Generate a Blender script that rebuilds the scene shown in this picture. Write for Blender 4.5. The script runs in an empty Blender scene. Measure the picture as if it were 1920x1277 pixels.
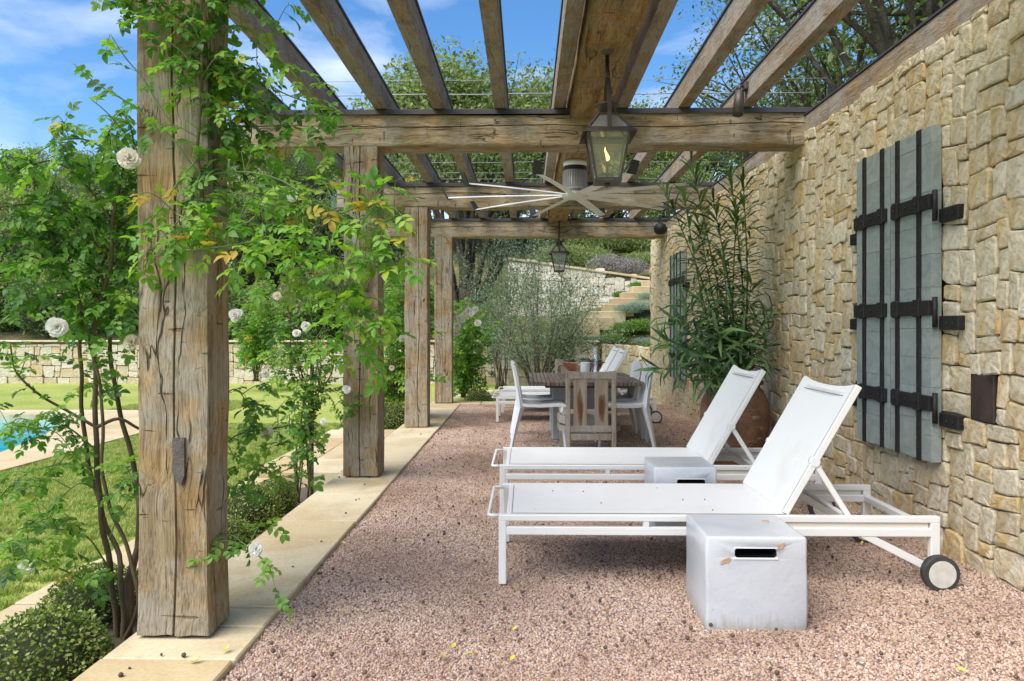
import bpy, math, random
import numpy as np
from mathutils import Vector, Matrix, noise, Euler

# ------------------------------------------------------------------ camera, sky, sun, exposure
S = bpy.context.scene
F = 1420.0                       # focal length in pixels of the 1920-wide photograph
CAMZ = 1.15
YAW = math.atan(27.0 / F)
HOR = 616.0
cam_d = bpy.data.cameras.new("camera")
cam = bpy.data.objects.new("camera", cam_d)
S.collection.objects.link(cam)
cam.location = (0, 0, CAMZ)
cam.rotation_euler = (math.pi / 2, 0, YAW)
cam_d.sensor_width = 36.0
cam_d.lens = F * 36.0 / 1920.0
cam_d.shift_y = -(638.5 - HOR) / 1920.0
cam_d.clip_start = 0.05
cam_d.clip_end = 3000
S.camera = cam

SUN_EL, SUN_AZ = math.radians(52), math.radians(228)     # azimuth: clockwise from +Y
world = bpy.data.worlds.new("World")
S.world = world
world.use_nodes = True
wn, wl = world.node_tree.nodes, world.node_tree.links
wn.clear()
wout = wn.new("ShaderNodeOutputWorld")
wbg = wn.new("ShaderNodeBackground")
wbg.inputs["Strength"].default_value = 0.122
sky = wn.new("ShaderNodeTexSky")
sky.sky_type = 'NISHITA'
sky.sun_disc = False
sky.sun_elevation = SUN_EL
sky.sun_rotation = SUN_AZ
sky.air_density = 1.0
sky.dust_density = 0.6
sky.ozone_density = 3.6
sky.altitude = 300
wtc = wn.new("ShaderNodeTexCoord")
wmap = wn.new("ShaderNodeMapping")
wmap.inputs["Scale"].default_value = (1.0, 1.0, 3.4)
wmap.inputs["Rotation"].default_value = (0.0, 0.12, 0.35)
wno = wn.new("ShaderNodeTexNoise")
wno.inputs["Scale"].default_value = 1.7
wno.inputs["Detail"].default_value = 7
wno.inputs["Roughness"].default_value = 0.56
wno.inputs["Distortion"].default_value = 0.5
wr = wn.new("ShaderNodeValToRGB")
wr.color_ramp.elements[0].position = 0.485
wr.color_ramp.elements[0].color = (0, 0, 0, 1)
wr.color_ramp.elements[1].position = 0.80
wr.color_ramp.elements[1].color = (0.92, 0.92, 0.92, 1)
wmix = wn.new("ShaderNodeMixRGB")
wmix.inputs["Color2"].default_value = (6.9, 7.1, 7.5, 1)
wsat = wn.new("ShaderNodeHueSaturation")
wsat.inputs["Saturation"].default_value = 1.22
wl.new(wtc.outputs["Generated"], wmap.inputs["Vector"])
wl.new(wmap.outputs["Vector"], wno.inputs["Vector"])
wl.new(wno.outputs["Fac"], wr.inputs["Fac"])
wl.new(wr.outputs["Color"], wmix.inputs["Fac"])
wl.new(sky.outputs["Color"], wsat.inputs["Color"])
wl.new(wsat.outputs["Color"], wmix.inputs["Color1"])
wl.new(wmix.outputs["Color"], wbg.inputs["Color"])
wl.new(wbg.outputs["Background"], wout.inputs["Surface"])

sun_d = bpy.data.lights.new("sun", 'SUN')
sun_d.energy = 3.3
sun_d.angle = math.radians(55)
sun_d.color = (1.0, 0.94, 0.85)
sun = bpy.data.objects.new("sun", sun_d)
S.collection.objects.link(sun)
_sd = Vector((math.sin(SUN_AZ) * math.cos(SUN_EL), math.cos(SUN_AZ) * math.cos(SUN_EL), math.sin(SUN_EL)))
sun.rotation_euler = (-_sd).to_track_quat('-Z', 'Y').to_euler()

S.view_settings.view_transform = 'Standard'
S.view_settings.look = 'None'
S.view_settings.exposure = 0.86
S.view_settings.gamma = 1.0
S.view_settings.use_curve_mapping = False
S.render.engine = 'CYCLES'
S.cycles.use_denoising = True
S.cycles.max_bounces = 7
S.cycles.transparent_max_bounces = 12
S.cycles.caustics_reflective = False
S.cycles.caustics_refractive = False

# ------------------------------------------------------------------ helpers
R = random.Random(7)
COL = S.collection
CY, SY = math.cos(YAW), math.sin(YAW)


def W(px, py, Y):
    """world point at depth Y that the photograph shows at pixel (px, py)"""
    k = (px - 960.0) / F
    X = Y * (k * CY - SY) / (CY + k * SY)
    yc = -X * SY + Y * CY
    return Vector((X, Y, CAMZ + (HOR - py) * yc / F))


def proj(p):
    xc = p[0] * CY + p[1] * SY
    yc = -p[0] * SY + p[1] * CY
    if yc < 0.1:
        return None
    return 960 + F * xc / yc, HOR - F * (p[2] - CAMZ) / yc, F / yc


class MB:
    """collects geometry for ONE mesh"""

    def __init__(self):
        self.v, self.f, self.s, self.mi = [], [], [], []

    def add(self, vs, fs, smooth=False, mi=0):
        o = len(self.v)
        self.v.extend([tuple(p) for p in vs])
        self.f.extend([tuple(i + o for i in f) for f in fs])
        self.s.extend([smooth] * len(fs))
        self.mi.extend([mi] * len(fs))
        return self

    def box(self, x0, x1, y0, y1, z0, z1, bev=0.0, M=None):
        """box with chamfered edges"""
        if bev <= 0:
            vs = [(x, y, z) for x in (x0, x1) for y in (y0, y1) for z in (z0, z1)]
            fs = [(0, 1, 3, 2), (4, 6, 7, 5), (0, 4, 5, 1), (2, 3, 7, 6), (0, 2, 6, 4), (1, 5, 7, 3)]
        else:
            b = bev
            vs, idx = [], {}
            for ix, (x, xi) in enumerate(((x0, x0 + b), (x1, x1 - b))):
                for iy, (y, yi) in enumerate(((y0, y0 + b), (y1, y1 - b))):
                    for iz, (z, zi) in enumerate(((z0, z0 + b), (z1, z1 - b))):
                        idx[ix, iy, iz, 0] = len(vs); vs.append((x, yi, zi))
                        idx[ix, iy, iz, 1] = len(vs); vs.append((xi, y, zi))
                        idx[ix, iy, iz, 2] = len(vs); vs.append((xi, yi, z))
            fs = []
            for a in range(3):
                o1, o2 = [(1, 2), (0, 2), (0, 1)][a]
                for s in (0, 1):
                    q = []
                    for (p, r) in ((0, 0), (1, 0), (1, 1), (0, 1)):
                        k = [0, 0, 0]; k[a] = s; k[o1] = p; k[o2] = r
                        q.append(idx[k[0], k[1], k[2], a])
                    flip = (s == 0) != (a == 1)
                    fs.append(tuple(q[::-1] if flip else q))
            for a in range(3):       # edges along axis a
                o1, o2 = [(1, 2), (0, 2), (0, 1)][a]
                for p in (0, 1):
                    for r in (0, 1):
                        k0 = [0, 0, 0]; k0[o1] = p; k0[o2] = r
                        k1 = list(k0); k1[a] = 1
                        fs.append((idx[(*k0, o1)], idx[(*k1, o1)], idx[(*k1, o2)], idx[(*k0, o2)]))
            for ix in (0, 1):
                for iy in (0, 1):
                    for iz in (0, 1):
                        fs.append(tuple(idx[ix, iy, iz, a] for a in range(3)))
        if M is not None:
            vs = [M @ Vector(p) for p in vs]
        return self.add(vs, fs)

    def bar(self, a, b, w, h=None, bev=0.0, up=Vector((0, 0, 1))):
        """square bar from a to b"""
        a, b = Vector(a), Vector(b)
        h = h or w
        d = b - a
        L = d.length
        d.normalize()
        if abs(d.dot(up)) > 0.97:
            up = Vector((0, 1, 0))
        s = d.cross(up).normalized()
        u = s.cross(d)
        M = Matrix((( s.x, d.x, u.x, a.x), (s.y, d.y, u.y, a.y), (s.z, d.z, u.z, a.z), (0, 0, 0, 1)))
        return self.box(-w / 2, w / 2, 0, L, -h / 2, h / 2, bev, M)

    def tube(self, pts, radii, n=6, cap=True, smooth=True):
        pts = [Vector(p) for p in pts]
        if not isinstance(radii, (list, tuple)):
            radii = [radii] * len(pts)
        vs, fs = [], []
        t = (pts[1] - pts[0]).normalized()
        ref = Vector((0, 0, 1)) if abs(t.z) < 0.9 else Vector((1, 0, 0))
        u = t.cross(ref).normalized()
        for i, p in enumerate(pts):
            t = (pts[min(i + 1, len(pts) - 1)] - pts[max(i - 1, 0)])
            if t.length < 1e-9:
                t = Vector((0, 0, 1))
            t.normalize()
            u = (u - t * u.dot(t))
            if u.length < 1e-6:
                u = t.orthogonal()
            u.normalize()
            v = t.cross(u)
            for k in range(n):
                a = 2 * math.pi * k / n
                vs.append(p + (u * math.cos(a) + v * math.sin(a)) * radii[i])
        for i in range(len(pts) - 1):
            for k in range(n):
                k2 = (k + 1) % n
                fs.append((i * n + k, i * n + k2, (i + 1) * n + k2, (i + 1) * n + k))
        self.add(vs, fs, smooth)
        if cap:
            o = len(self.v) - len(vs)
            self.f.append(tuple(o + k for k in range(n))[::-1]); self.s.append(False); self.mi.append(0)
            e = o + (len(pts) - 1) * n
            self.f.append(tuple(e + k for k in range(n))); self.s.append(False); self.mi.append(0)
        return self

    def lathe(self, prof, n=24, c=(0, 0, 0), smooth=True, wob=None):
        vs, fs = [], []
        for (r, z) in prof:
            for k in range(n):
                a = 2 * math.pi * k / n
                rr = r * (1 + (wob(a, z) if wob else 0))
                vs.append((c[0] + rr * math.cos(a), c[1] + rr * math.sin(a), c[2] + z))
        for i in range(len(prof) - 1):
            for k in range(n):
                k2 = (k + 1) % n
                fs.append((i * n + k, i * n + k2, (i + 1) * n + k2, (i + 1) * n + k))
        return self.add(vs, fs, smooth)

    def build(self, name, mat, parent=None, loc=None):
        me = bpy.data.meshes.new(name)
        vs = self.v
        if loc is not None:
            lx, ly, lz = loc
            vs = [(a - lx, b - ly, c - lz) for a, b, c in vs]
        me.from_pydata(vs, [], self.f)
        me.polygons.foreach_set("use_smooth", self.s)
        if isinstance(mat, (list, tuple)):
            for m in mat:
                me.materials.append(m)
            me.polygons.foreach_set("material_index", self.mi)
        else:
            me.materials.append(mat)
        me.update()
        return link(name, me, parent, loc)


def link(name, me, parent=None, loc=None):
    o = bpy.data.objects.new(name, me)
    COL.objects.link(o)
    if loc is not None:
        o.location = loc
    if parent is not None:
        o.parent = parent
        if loc is not None:                    # loc given in world space
            base = Vector((0, 0, 0))
            q = parent
            while q is not None:
                base += q.location
                q = q.parent
            o.location = Vector(loc) - base
    return o


def np_mesh(name, V, Fc, mat, attr=None, smooth=False):
    """fast mesh from numpy arrays; Fc is an (n,k) array"""
    me = bpy.data.meshes.new(name)
    n, k = Fc.shape
    me.vertices.add(len(V))
    me.vertices.foreach_set("co", np.asarray(V, np.float32).ravel())
    me.loops.add(n * k)
    me.loops.foreach_set("vertex_index", np.asarray(Fc, np.int32).ravel())
    me.polygons.add(n)
    me.polygons.foreach_set("loop_start", np.arange(0, n * k, k, dtype=np.int32))
    me.polygons.foreach_set("loop_total", np.full(n, k, np.int32))
    me.polygons.foreach_set("use_smooth", np.full(n, smooth, bool))
    me.update(calc_edges=True)
    if attr is not None:
        a = me.attributes.new("rnd", 'FLOAT', 'POINT')
        a.data.foreach_set("value", np.asarray(attr, np.float32))
    me.materials.append(mat)
    return me


def tag(o, label=None, cat=None, group=None, kind=None):
    if label: o["label"] = label
    if cat: o["category"] = cat
    if group: o["group"] = group
    if kind: o["kind"] = kind
    return o


def thing(name, loc, label, cat, group=None):
    o = bpy.data.objects.new(name, None)
    o.empty_display_size = 0.1
    COL.objects.link(o)
    o.location = loc
    return tag(o, label, cat, group)


def struct(o):
    o["kind"] = "structure"
    return o


def copy_tree(o, parent=None):
    c = o.copy()
    COL.objects.link(c)
    c.parent = parent
    for ch in list(o.children):
        copy_tree(ch, c)
    return c


# ------------------------------------------------------------------ materials
class NT:
    def __init__(self, name):
        self.m = bpy.data.materials.new(name)
        self.m.use_nodes = True
        self.t = self.m.node_tree
        self.t.nodes.clear()
        self.out = self.t.nodes.new("ShaderNodeOutputMaterial")

    def n(self, typ, ins=None, **props):
        nd = self.t.nodes.new("ShaderNode" + typ)
        for k, v in props.items():
            setattr(nd, k, v)
        for k, v in (ins or {}).items():
            if isinstance(v, tuple) and len(v) == 2 and hasattr(v[0], "outputs"):
                self.t.links.new(v[0].outputs[v[1]], nd.inputs[k])
            elif hasattr(v, "outputs"):
                self.t.links.new(v.outputs[0], nd.inputs[k])
            else:
                nd.inputs[k].default_value = v
        return nd

    def ramp(self, fac, stops, interp='LINEAR'):
        nd = self.t.nodes.new("ShaderNodeValToRGB")
        cr = nd.color_ramp
        cr.interpolation = interp
        while len(cr.elements) < len(stops):
            cr.elements.new(0.5)
        for e, (p, c) in zip(cr.elements, stops):
            e.position = p
            e.color = (*c, 1) if len(c) == 3 else c
        if isinstance(fac, tuple):
            self.t.links.new(fac[0].outputs[fac[1]], nd.inputs[0])
        else:
            self.t.links.new(fac.outputs[0], nd.inputs[0])
        return nd

    def mix(self, a, b, fac, mode='MIX'):
        nd = self.t.nodes.new("ShaderNodeMixRGB")
        nd.blend_type = mode
        for k, v in (("Color1", a), ("Color2", b), ("Fac", fac)):
            if hasattr(v, "outputs"):
                self.t.links.new(v.outputs[0], nd.inputs[k])
            elif isinstance(v, tuple) and hasattr(v[0], "outputs"):
                self.t.links.new(v[0].outputs[v[1]], nd.inputs[k])
            elif k == "Fac":
                nd.inputs[k].default_value = v
            else:
                nd.inputs[k].default_value = (*v, 1)
        return nd

    def math(self, op, a, b=0.5):
        nd = self.t.nodes.new("ShaderNodeMath")
        nd.operation = op
        for i, v in ((0, a), (1, b)):
            if hasattr(v, "outputs"):
                self.t.links.new(v.outputs[0], nd.inputs[i])
            elif isinstance(v, tuple):
                self.t.links.new(v[0].outputs[v[1]], nd.inputs[i])
            else:
                nd.inputs[i].default_value = v
        return nd

    def rnd(self):
        """per-object random + per-piece attribute, wrapped to 0..1"""
        oi = self.n("ObjectInfo")
        at = self.n("Attribute", attribute_name="rnd")
        return self.math('FRACT', self.math('ADD', (oi, "Random"), (at, "Fac")))

    def coord(self, scale=(1, 1, 1), rot=(0, 0, 0), jitter=True, kind="Object"):
        tc = self.n("TexCoord")
        mp = self.n("Mapping", {"Vector": (tc, kind), "Scale": scale, "Rotation": rot})
        if jitter:
            oi = self.n("ObjectInfo")
            cx = self.n("CombineXYZ", {"X": self.math('MULTIPLY', (oi, "Random"), 37.0), "Y": self.math('MULTIPLY', (oi, "Random"), 11.3)})
            self.t.links.new(cx.outputs[0], mp.inputs["Location"])
        return mp

    def noise(self, vec, scale, detail=4, rough=0.55, dist=0.0):
        return self.n("TexNoise", {"Vector": vec, "Scale": scale, "Detail": detail, "Roughness": rough, "Distortion": dist})

    def finish(self, color, rough=0.6, bump=None, bstr=0.3, bdist=0.01, metal=0.0, spec=0.5, **extra):
        ins = {"Roughness": rough, "Metallic": metal, "Specular IOR Level": spec}
        p = self.n("BsdfPrincipled", ins)
        if hasattr(color, "outputs"):
            self.t.links.new(color.outputs[0], p.inputs["Base Color"])
        else:
            p.inputs["Base Color"].default_value = (*color, 1)
        for k, v in extra.items():
            p.inputs[k.replace("_", " ")].default_value = v
        if bump is not None:
            b = self.n("Bump", {"Height": bump, "Strength": bstr, "Distance": bdist})
            self.t.links.new(b.outputs[0], p.inputs["Normal"])
        self.t.links.new(p.outputs[0], self.out.inputs[0])
        self.p = p
        return self.m


def wood_mat(name, axis, cols, grey, crack=0.5, dark_patch=0.25, rough=0.85, fine_s=1.0, nick=0.7, greyness=0.8):
    """weathered timber: cols = (dark, mid, light), grey = silvered colour"""
    m = NT(name)
    sc = [1.0, 1.0, 1.0]
    sc[axis] = 0.045
    v = m.coord(tuple(sc))
    warp = m.noise(m.coord((1.0, 1.0, 1.0)), 2.3, 2)
    off = m.n("VectorMath", {0: m.n("VectorMath", {0: (warp, "Color"), 1: (0.5, 0.5, 0.5)}, operation='SUBTRACT'), 1: (0.10, 0.10, 0.10)}, operation='MULTIPLY')
    wv = m.n("VectorMath", {0: v, 1: off}, operation='ADD')
    g = m.noise(wv, 22.0 * fine_s, 7, 0.68)
    fine = m.noise(wv, 150.0 * fine_s, 4, 0.7)
    base = m.ramp(g, [(0.30, cols[0]), (0.48, cols[1]), (0.66, cols[2])])
    big = m.noise(m.coord((1.0, 1.0, 1.0), (0.3, 0.1, 0.6)), 3.4, 4, 0.65)
    gfac = m.ramp(big, [(0.42, (0, 0, 0)), (0.56, (greyness,) * 3)])
    c = m.mix(base, m.mix(base, grey, 0.8), gfac)
    gold = m.ramp(m.noise(m.coord((1, 1, 1), (0.9, 0.4, 0.2)), 4.6, 4, 0.6), [(0.52, (0, 0, 0)), (0.66, (0.6,) * 3)])
    c = m.mix(c, m.mix(base, (1.25, 0.97, 0.58), 1.0, 'MULTIPLY'), gold)
    st = m.noise(m.coord((1, 1, 1), (0.4, 0.3, 0.9)), 6.0, 6, 0.7)
    c = m.mix(c, (0.040, 0.030, 0.022), m.ramp(st, [(0.56, (0, 0, 0)), (0.74, (dark_patch,) * 3)]))
    c = m.mix(c, m.ramp(fine, [(0.34, (0.48, 0.45, 0.42)), (0.50, (0.95, 0.95, 0.95)), (0.66, (1.14, 1.13, 1.11))]), 0.85, 'MULTIPLY')
    # drying checks: long thin dark splits
    cn = m.noise(wv, 9.0, 3, 0.5)
    cr = m.ramp(cn, [(0.490, (0, 0, 0)), (0.5, (1, 1, 1)), (0.510, (0, 0, 0))])
    gate = m.ramp(m.noise(m.coord((1.3, 1.3, 1.3), (0.2, 0.7, 0.1)), 2.6, 2), [(0.49, (0, 0, 0)), (0.58, (1, 1, 1))])
    ck = m.math('MULTIPLY', m.math('MULTIPLY', cr, gate), crack)
    # adze nicks: short cuts across the grain
    sn = [5.5, 5.5, 5.5]
    sn[axis] = 34.0
    nk = m.ramp(m.noise(m.coord(tuple(sn), (0.12, 0.1, 0.08)), 1.6, 1, 0.3), [(0.715, (0, 0, 0)), (0.765, (nick,) * 3)])
    dk = m.math('MAXIMUM', ck, nk)
    c = m.mix(c, (0.022, 0.016, 0.011), m.math('MULTIPLY', dk, 0.85))
    h = m.math('SUBTRACT', m.math('ADD', m.math('MULTIPLY', g, 0.8), m.math('MULTIPLY', fine, 0.5)), m.math('MULTIPLY', dk, 0.9))
    return m.finish(c, rough, h, 1.0, 0.015, spec=0.2)


def leaf_mat(name, stops, trans=0.35, rough=0.45, through=(1.0, 1.25, 0.45)):
    m = NT(name)
    c = m.ramp(m.rnd(), stops)
    d = m.n("BsdfPrincipled", {"Base Color": c, "Roughness": rough, "Specular IOR Level": 0.4})
    bright = m.mix(c, through, 1.0, 'MULTIPLY')
    t = m.n("BsdfTranslucent", {"Color": bright})
    mx = m.n("MixShader", {0: trans, 1: d, 2: t})
    m.t.links.new(mx.outputs[0], m.out.inputs[0])
    return m.m


M = {}
M['oak_z'] = wood_mat("oak_post", 2, ((0.15, 0.10, 0.055), (0.31, 0.23, 0.13), (0.45, 0.355, 0.22)), (0.41, 0.37, 0.305), 1.0, 0.3, nick=0.6)
M['oak_x'] = wood_mat("oak_beam", 0, ((0.16, 0.115, 0.06), (0.34, 0.26, 0.15), (0.51, 0.41, 0.265)), (0.45, 0.395, 0.31), 1.0, 0.5, nick=0.6)
M['oak_ridge'] = wood_mat("oak_ridge", 1, ((0.13, 0.07, 0.028), (0.31, 0.19, 0.075), (0.47, 0.32, 0.15)), (0.30, 0.22, 0.13), 0.9, 0.8, nick=0.9)
M['cedar_y'] = wood_mat("cedar_rafter", 1, ((0.19, 0.145, 0.10), (0.29, 0.23, 0.165), (0.38, 0.31, 0.235)), (0.38, 0.345, 0.295), 0.45, 0.55, nick=0.0)
M['teak_y'] = wood_mat("teak_slat", 1, ((0.10, 0.075, 0.06), (0.17, 0.13, 0.105), (0.25, 0.20, 0.165)), (0.26, 0.235, 0.215), 0.2, 0.15, fine_s=1.6, nick=0.0)
M['teak_z'] = wood_mat("teak_chair", 2, ((0.26, 0.20, 0.14), (0.38, 0.31, 0.235), (0.47, 0.405, 0.325)), (0.46, 0.425, 0.37), 0.2, 0.1, fine_s=1.6, nick=0.0)


def teak_stain():
    m = NT("teak_stained")
    tc = m.n("TexCoord")
    gr = m.noise(m.coord((26, 26, 1.2)), 1.5, 5)
    base = m.ramp(gr, [(0.3, (0.25, 0.185, 0.13)), (0.7, (0.38, 0.31, 0.24))])
    # heartwood stain: an elongated blot in the middle of each slat
    mp = m.n("Mapping", {"Vector": (tc, "Object"), "Scale": (19, 1, 3.6), "Location": (0, 0, 0.16)})
    ln = m.n("VectorMath", {0: mp}, operation='LENGTH')
    wob = m.math('ADD', (ln, "Value"), m.math('MULTIPLY', m.noise(m.coord((30, 30, 5)), 1.0, 3), 0.9))
    f = m.ramp(wob, [(0.72, (1, 1, 1)), (1.15, (0.55,) * 3), (1.5, (0, 0, 0))])
    c = m.mix(base, (0.13, 0.055, 0.022), f)
    return m.finish(c, 0.8, gr, 0.4, 0.004, spec=0.25)


M['teak_stain'] = teak_stain()


def stone_mat(name, stops, stain=(0.56, 0.385, 0.165), stain_amt=0.68, bump=0.9, scale=1.0):
    m = NT(name)
    r = m.rnd()
    base = m.ramp(r, stops)
    v = m.coord((1, 1, 1), jitter=False)
    n1 = m.noise(v, 7.0 * scale, 6, 0.62, 0.3)
    n2 = m.noise(v, 34.0 * scale, 6, 0.65)
    n3 = m.noise(v, 2.3 * scale, 3)
    r2 = m.math('FRACT', m.math('MULTIPLY', r, 7.13))
    th = m.math('ADD', n1, m.math('MULTIPLY', m.math('SUBTRACT', r2, 0.5), 0.3))
    f = m.ramp(th, [(0.52, (0, 0, 0)), (0.70, (stain_amt,) * 3)])
    c = m.mix(base, stain, f)
    lf = m.ramp(m.math('ADD', m.noise(m.coord((1, 1, 1), (0.5, 0.2, 0), jitter=False), 9.0, 5, 0.6), m.math('MULTIPLY', n3, 0.25)), [(0.60, (0, 0, 0)), (0.78, (0.55,) * 3)])
    c = m.mix(c, (0.68, 0.64, 0.54), lf)
    sp = m.ramp(n2, [(0.30, (0.62, 0.58, 0.52)), (0.55, (1.06, 1.05, 1.03))])
    c = m.mix(c, sp, 0.75, 'MULTIPLY')
    h = m.math('ADD', m.math('MULTIPLY', n1, 0.9), m.math('MULTIPLY', n2, 0.42))
    return m.finish(c, 0.9, h, bump, 0.03, spec=0.2)


LIME = [(0.0, (0.541, 0.461, 0.311)), (0.18, (0.632, 0.554, 0.400)), (0.4, (0.571, 0.466, 0.293)), (0.55, (0.673, 0.604, 0.455)),
        (0.7, (0.510, 0.411, 0.256)), (0.84, (0.612, 0.475, 0.256)), (0.93, (0.592, 0.416, 0.186)), (1.0, (0.581, 0.515, 0.372))]
M['limestone'] = stone_mat("limestone_rubble", LIME)
PALE = [(0.0, (0.60, 0.54, 0.42)), (0.35, (0.66, 0.60, 0.48)), (0.6, (0.55, 0.46, 0.31)), (0.85, (0.55, 0.41, 0.22)), (1.0, (0.62, 0.57, 0.46))]
M['pale_stone'] = stone_mat("pale_rubble", PALE, stain_amt=0.5)
WHT = [(0.0, (0.70, 0.66, 0.56)), (0.5, (0.78, 0.74, 0.65)), (0.8, (0.68, 0.60, 0.46)), (1.0, (0.74, 0.70, 0.61))]
M['white_stone'] = stone_mat("whitish_rubble", WHT, stain_amt=0.25)
M['core'] = NT("mortar").finish((0.16, 0.125, 0.08), 0.95)


def sandstone():
    m = NT("sandstone_paver")
    r = m.rnd()
    base = m.ramp(r, [(0.0, (0.60, 0.50, 0.325)), (0.3, (0.64, 0.56, 0.395)), (0.5, (0.53, 0.405, 0.22)), (0.75, (0.62, 0.53, 0.36)), (1.0, (0.48, 0.355, 0.19))])
    v = m.coord()
    n1 = m.noise(v, 2.2, 5, 0.6, 0.6)
    f = m.ramp(n1, [(0.45, (0, 0, 0)), (0.68, (0.7,) * 3)])
    c = m.mix(base, (0.45, 0.325, 0.165), f)
    n2 = m.noise(v, 60, 4, 0.7)
    c = m.mix(c, m.ramp(n2, [(0.35, (0.84, 0.83, 0.80)), (0.6, (1.03, 1.03, 1.02))]), 0.8, 'MULTIPLY')
    n4 = m.noise(m.coord((1, 1, 1), (0.3, 0.4, 0.2)), 14, 4, 0.6)
    c = m.mix(c, (0.24, 0.19, 0.12), m.ramp(n4, [(0.63, (0, 0, 0)), (0.72, (0.35,) * 3)]))
    return m.finish(c, 0.82, m.math('ADD', n1, m.math('MULTIPLY', n2, 0.3)), 0.25, 0.008, spec=0.3)


M['sandstone'] = sandstone()


def gravel_chip():
    m = NT("gravel_chip")
    oi = m.n("ObjectInfo")
    base = m.ramp((oi, "Random"), [(0.0, (0.264, 0.158, 0.110)), (0.15, (0.402, 0.264, 0.189)), (0.4, (0.539, 0.384, 0.282)), (0.6, (0.608, 0.466, 0.352)),
                                   (0.8, (0.461, 0.331, 0.242)), (0.93, (0.60, 0.49, 0.42)), (1.0, (0.66, 0.58, 0.51))])
    geo = m.n("NewGeometry")
    big = m.noise((geo, "Position"), 0.85, 4, 0.65)
    c = m.mix(base, m.ramp(big, [(0.36, (0.568, 0.493, 0.440)), (0.56, (1, 1, 1))]), 0.75, 'MULTIPLY')
    return m.finish(c, 0.85, spec=0.3)


def gravel_bed():
    m = NT("gravel_bed")
    v = m.coord(jitter=False)
    vo = m.n("TexVoronoi", {"Vector": v, "Scale": 85.0, "Randomness": 1.0})
    base = m.ramp((vo, "Color"), [(0.0, (0.24, 0.145, 0.12)), (0.3, (0.40, 0.265, 0.225)), (0.6, (0.52, 0.385, 0.335)), (1.0, (0.62, 0.52, 0.47))])
    edge = m.ramp((vo, "Distance"), [(0.25, (1, 1, 1)), (0.75, (0.35, 0.3, 0.28))])
    c = m.mix(base, edge, 1.0, 'MULTIPLY')
    h = m.math('SUBTRACT', 1.0, (vo, "Distance"))
    return m.finish(c, 0.9, h, 0.8, 0.008, spec=0.2)


M['chip'] = gravel_chip()
M['gravel'] = gravel_bed()


def ground_mat():
    m = NT("lawn_ground")
    v = m.coord(jitter=False)
    n1 = m.noise(v, 0.9, 5, 0.6)
    n2 = m.noise(v, 28, 4, 0.7)
    c = m.ramp(n1, [(0.3, (0.27, 0.33, 0.075)), (0.5, (0.36, 0.40, 0.11)), (0.7, (0.45, 0.445, 0.165))])
    c = m.mix(c, m.ramp(n2, [(0.3, (0.6, 0.66, 0.5)), (0.65, (1.1, 1.1, 1.0))]), 0.7, 'MULTIPLY')
    return m.finish(c, 0.95, n2, 0.6, 0.03, spec=0.1)


M['lawn'] = ground_mat()
M['grass'] = leaf_mat("grass_blade", [(0.0, (0.21, 0.28, 0.06)), (0.5, (0.34, 0.41, 0.10)), (0.85, (0.48, 0.50, 0.17)), (1.0, (0.60, 0.54, 0.26))], 0.35, 0.6)


def hill_mat():
    m = NT("hillside_earth")
    v = m.coord(jitter=False)
    n1 = m.noise(v, 0.7, 6, 0.65)
    c = m.ramp(n1, [(0.32, (0.045, 0.06, 0.02)), (0.5, (0.12, 0.13, 0.045)), (0.68, (0.24, 0.19, 0.11))])
    return m.finish(c, 0.95, m.noise(v, 6, 5), 0.8, 0.1, spec=0.1)


M['hill'] = hill_mat()
M['soil'] = NT("soil").finish((0.11, 0.085, 0.06), 0.95)


def plain(name, col, rough=0.5, metal=0.0, var=0.12, scale=9.0, bump=0.1, spec=0.5, bd=0.003):
    m = NT(name)
    v = m.coord()
    n = m.noise(v, scale, 5, 0.6)
    lo = tuple(x * (1 - var) for x in col)
    hi = tuple(min(1, x * (1 + var)) for x in col)
    c = m.ramp(n, [(0.3, lo), (0.7, hi)])
    return m.finish(c, rough, m.noise(v, scale * 8, 3), bump, bd, metal=metal, spec=spec)


M['white_alu'] = plain("white_powder_coat", (0.80, 0.785, 0.75), 0.45, 0, 0.03, 4)
M['cream_alu'] = plain("cream_channel", (0.72, 0.68, 0.58), 0.5, 0, 0.04, 4)
M['hub_white'] = plain("wheel_hub", (0.62, 0.59, 0.53), 0.6, 0, 0.12, 30)
M['rubber'] = plain("tyre_rubber", (0.045, 0.045, 0.042), 0.75, 0, 0.3, 25)
M['chair_white'] = plain("white_resin", (0.72, 0.725, 0.735), 0.35, 0, 0.05, 6)
M['iron'] = plain("black_iron", (0.022, 0.02, 0.02), 0.55, 0.3, 0.35, 16, 0.5, 0.4)
M['bronze'] = plain("aged_bronze", (0.085, 0.07, 0.06), 0.5, 0.5, 0.35, 14, 0.3)
M['copper'] = plain("dark_copper", (0.055, 0.036, 0.03), 0.6, 0.3, 0.5, 8, 0.4)
M['flash'] = plain("roof_flashing", (0.062, 0.052, 0.056), 0.5, 0.2, 0.2, 5)
M['fan_white'] = plain("fan_blade", (0.90, 0.895, 0.87), 0.45, 0, 0.05, 5)
M['fan_grey'] = plain("fan_motor", (0.46, 0.47, 0.48), 0.4, 0.4, 0.08, 6)
M['fan_dark'] = plain("fan_winglet", (0.035, 0.037, 0.042), 0.55, 0, 0.2, 8)
M['cable'] = plain("steel_cable", (0.35, 0.35, 0.34), 0.5, 0.5, 0.1, 8)
M['stake'] = plain("green_stake", (0.03, 0.06, 0.045), 0.5, 0, 0.3, 14)
M['teal'] = plain("teal_tie", (0.0, 0.24, 0.20), 0.5, 0, 0.1, 10)
M['candle'] = plain("candle_wax", (0.82, 0.82, 0.80), 0.4, 0, 0.03, 8)
M['bark'] = plain("oak_bark", (0.115, 0.095, 0.075), 0.95, 0, 0.6, 9, 1.0, 0.2, 0.05)
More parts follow.
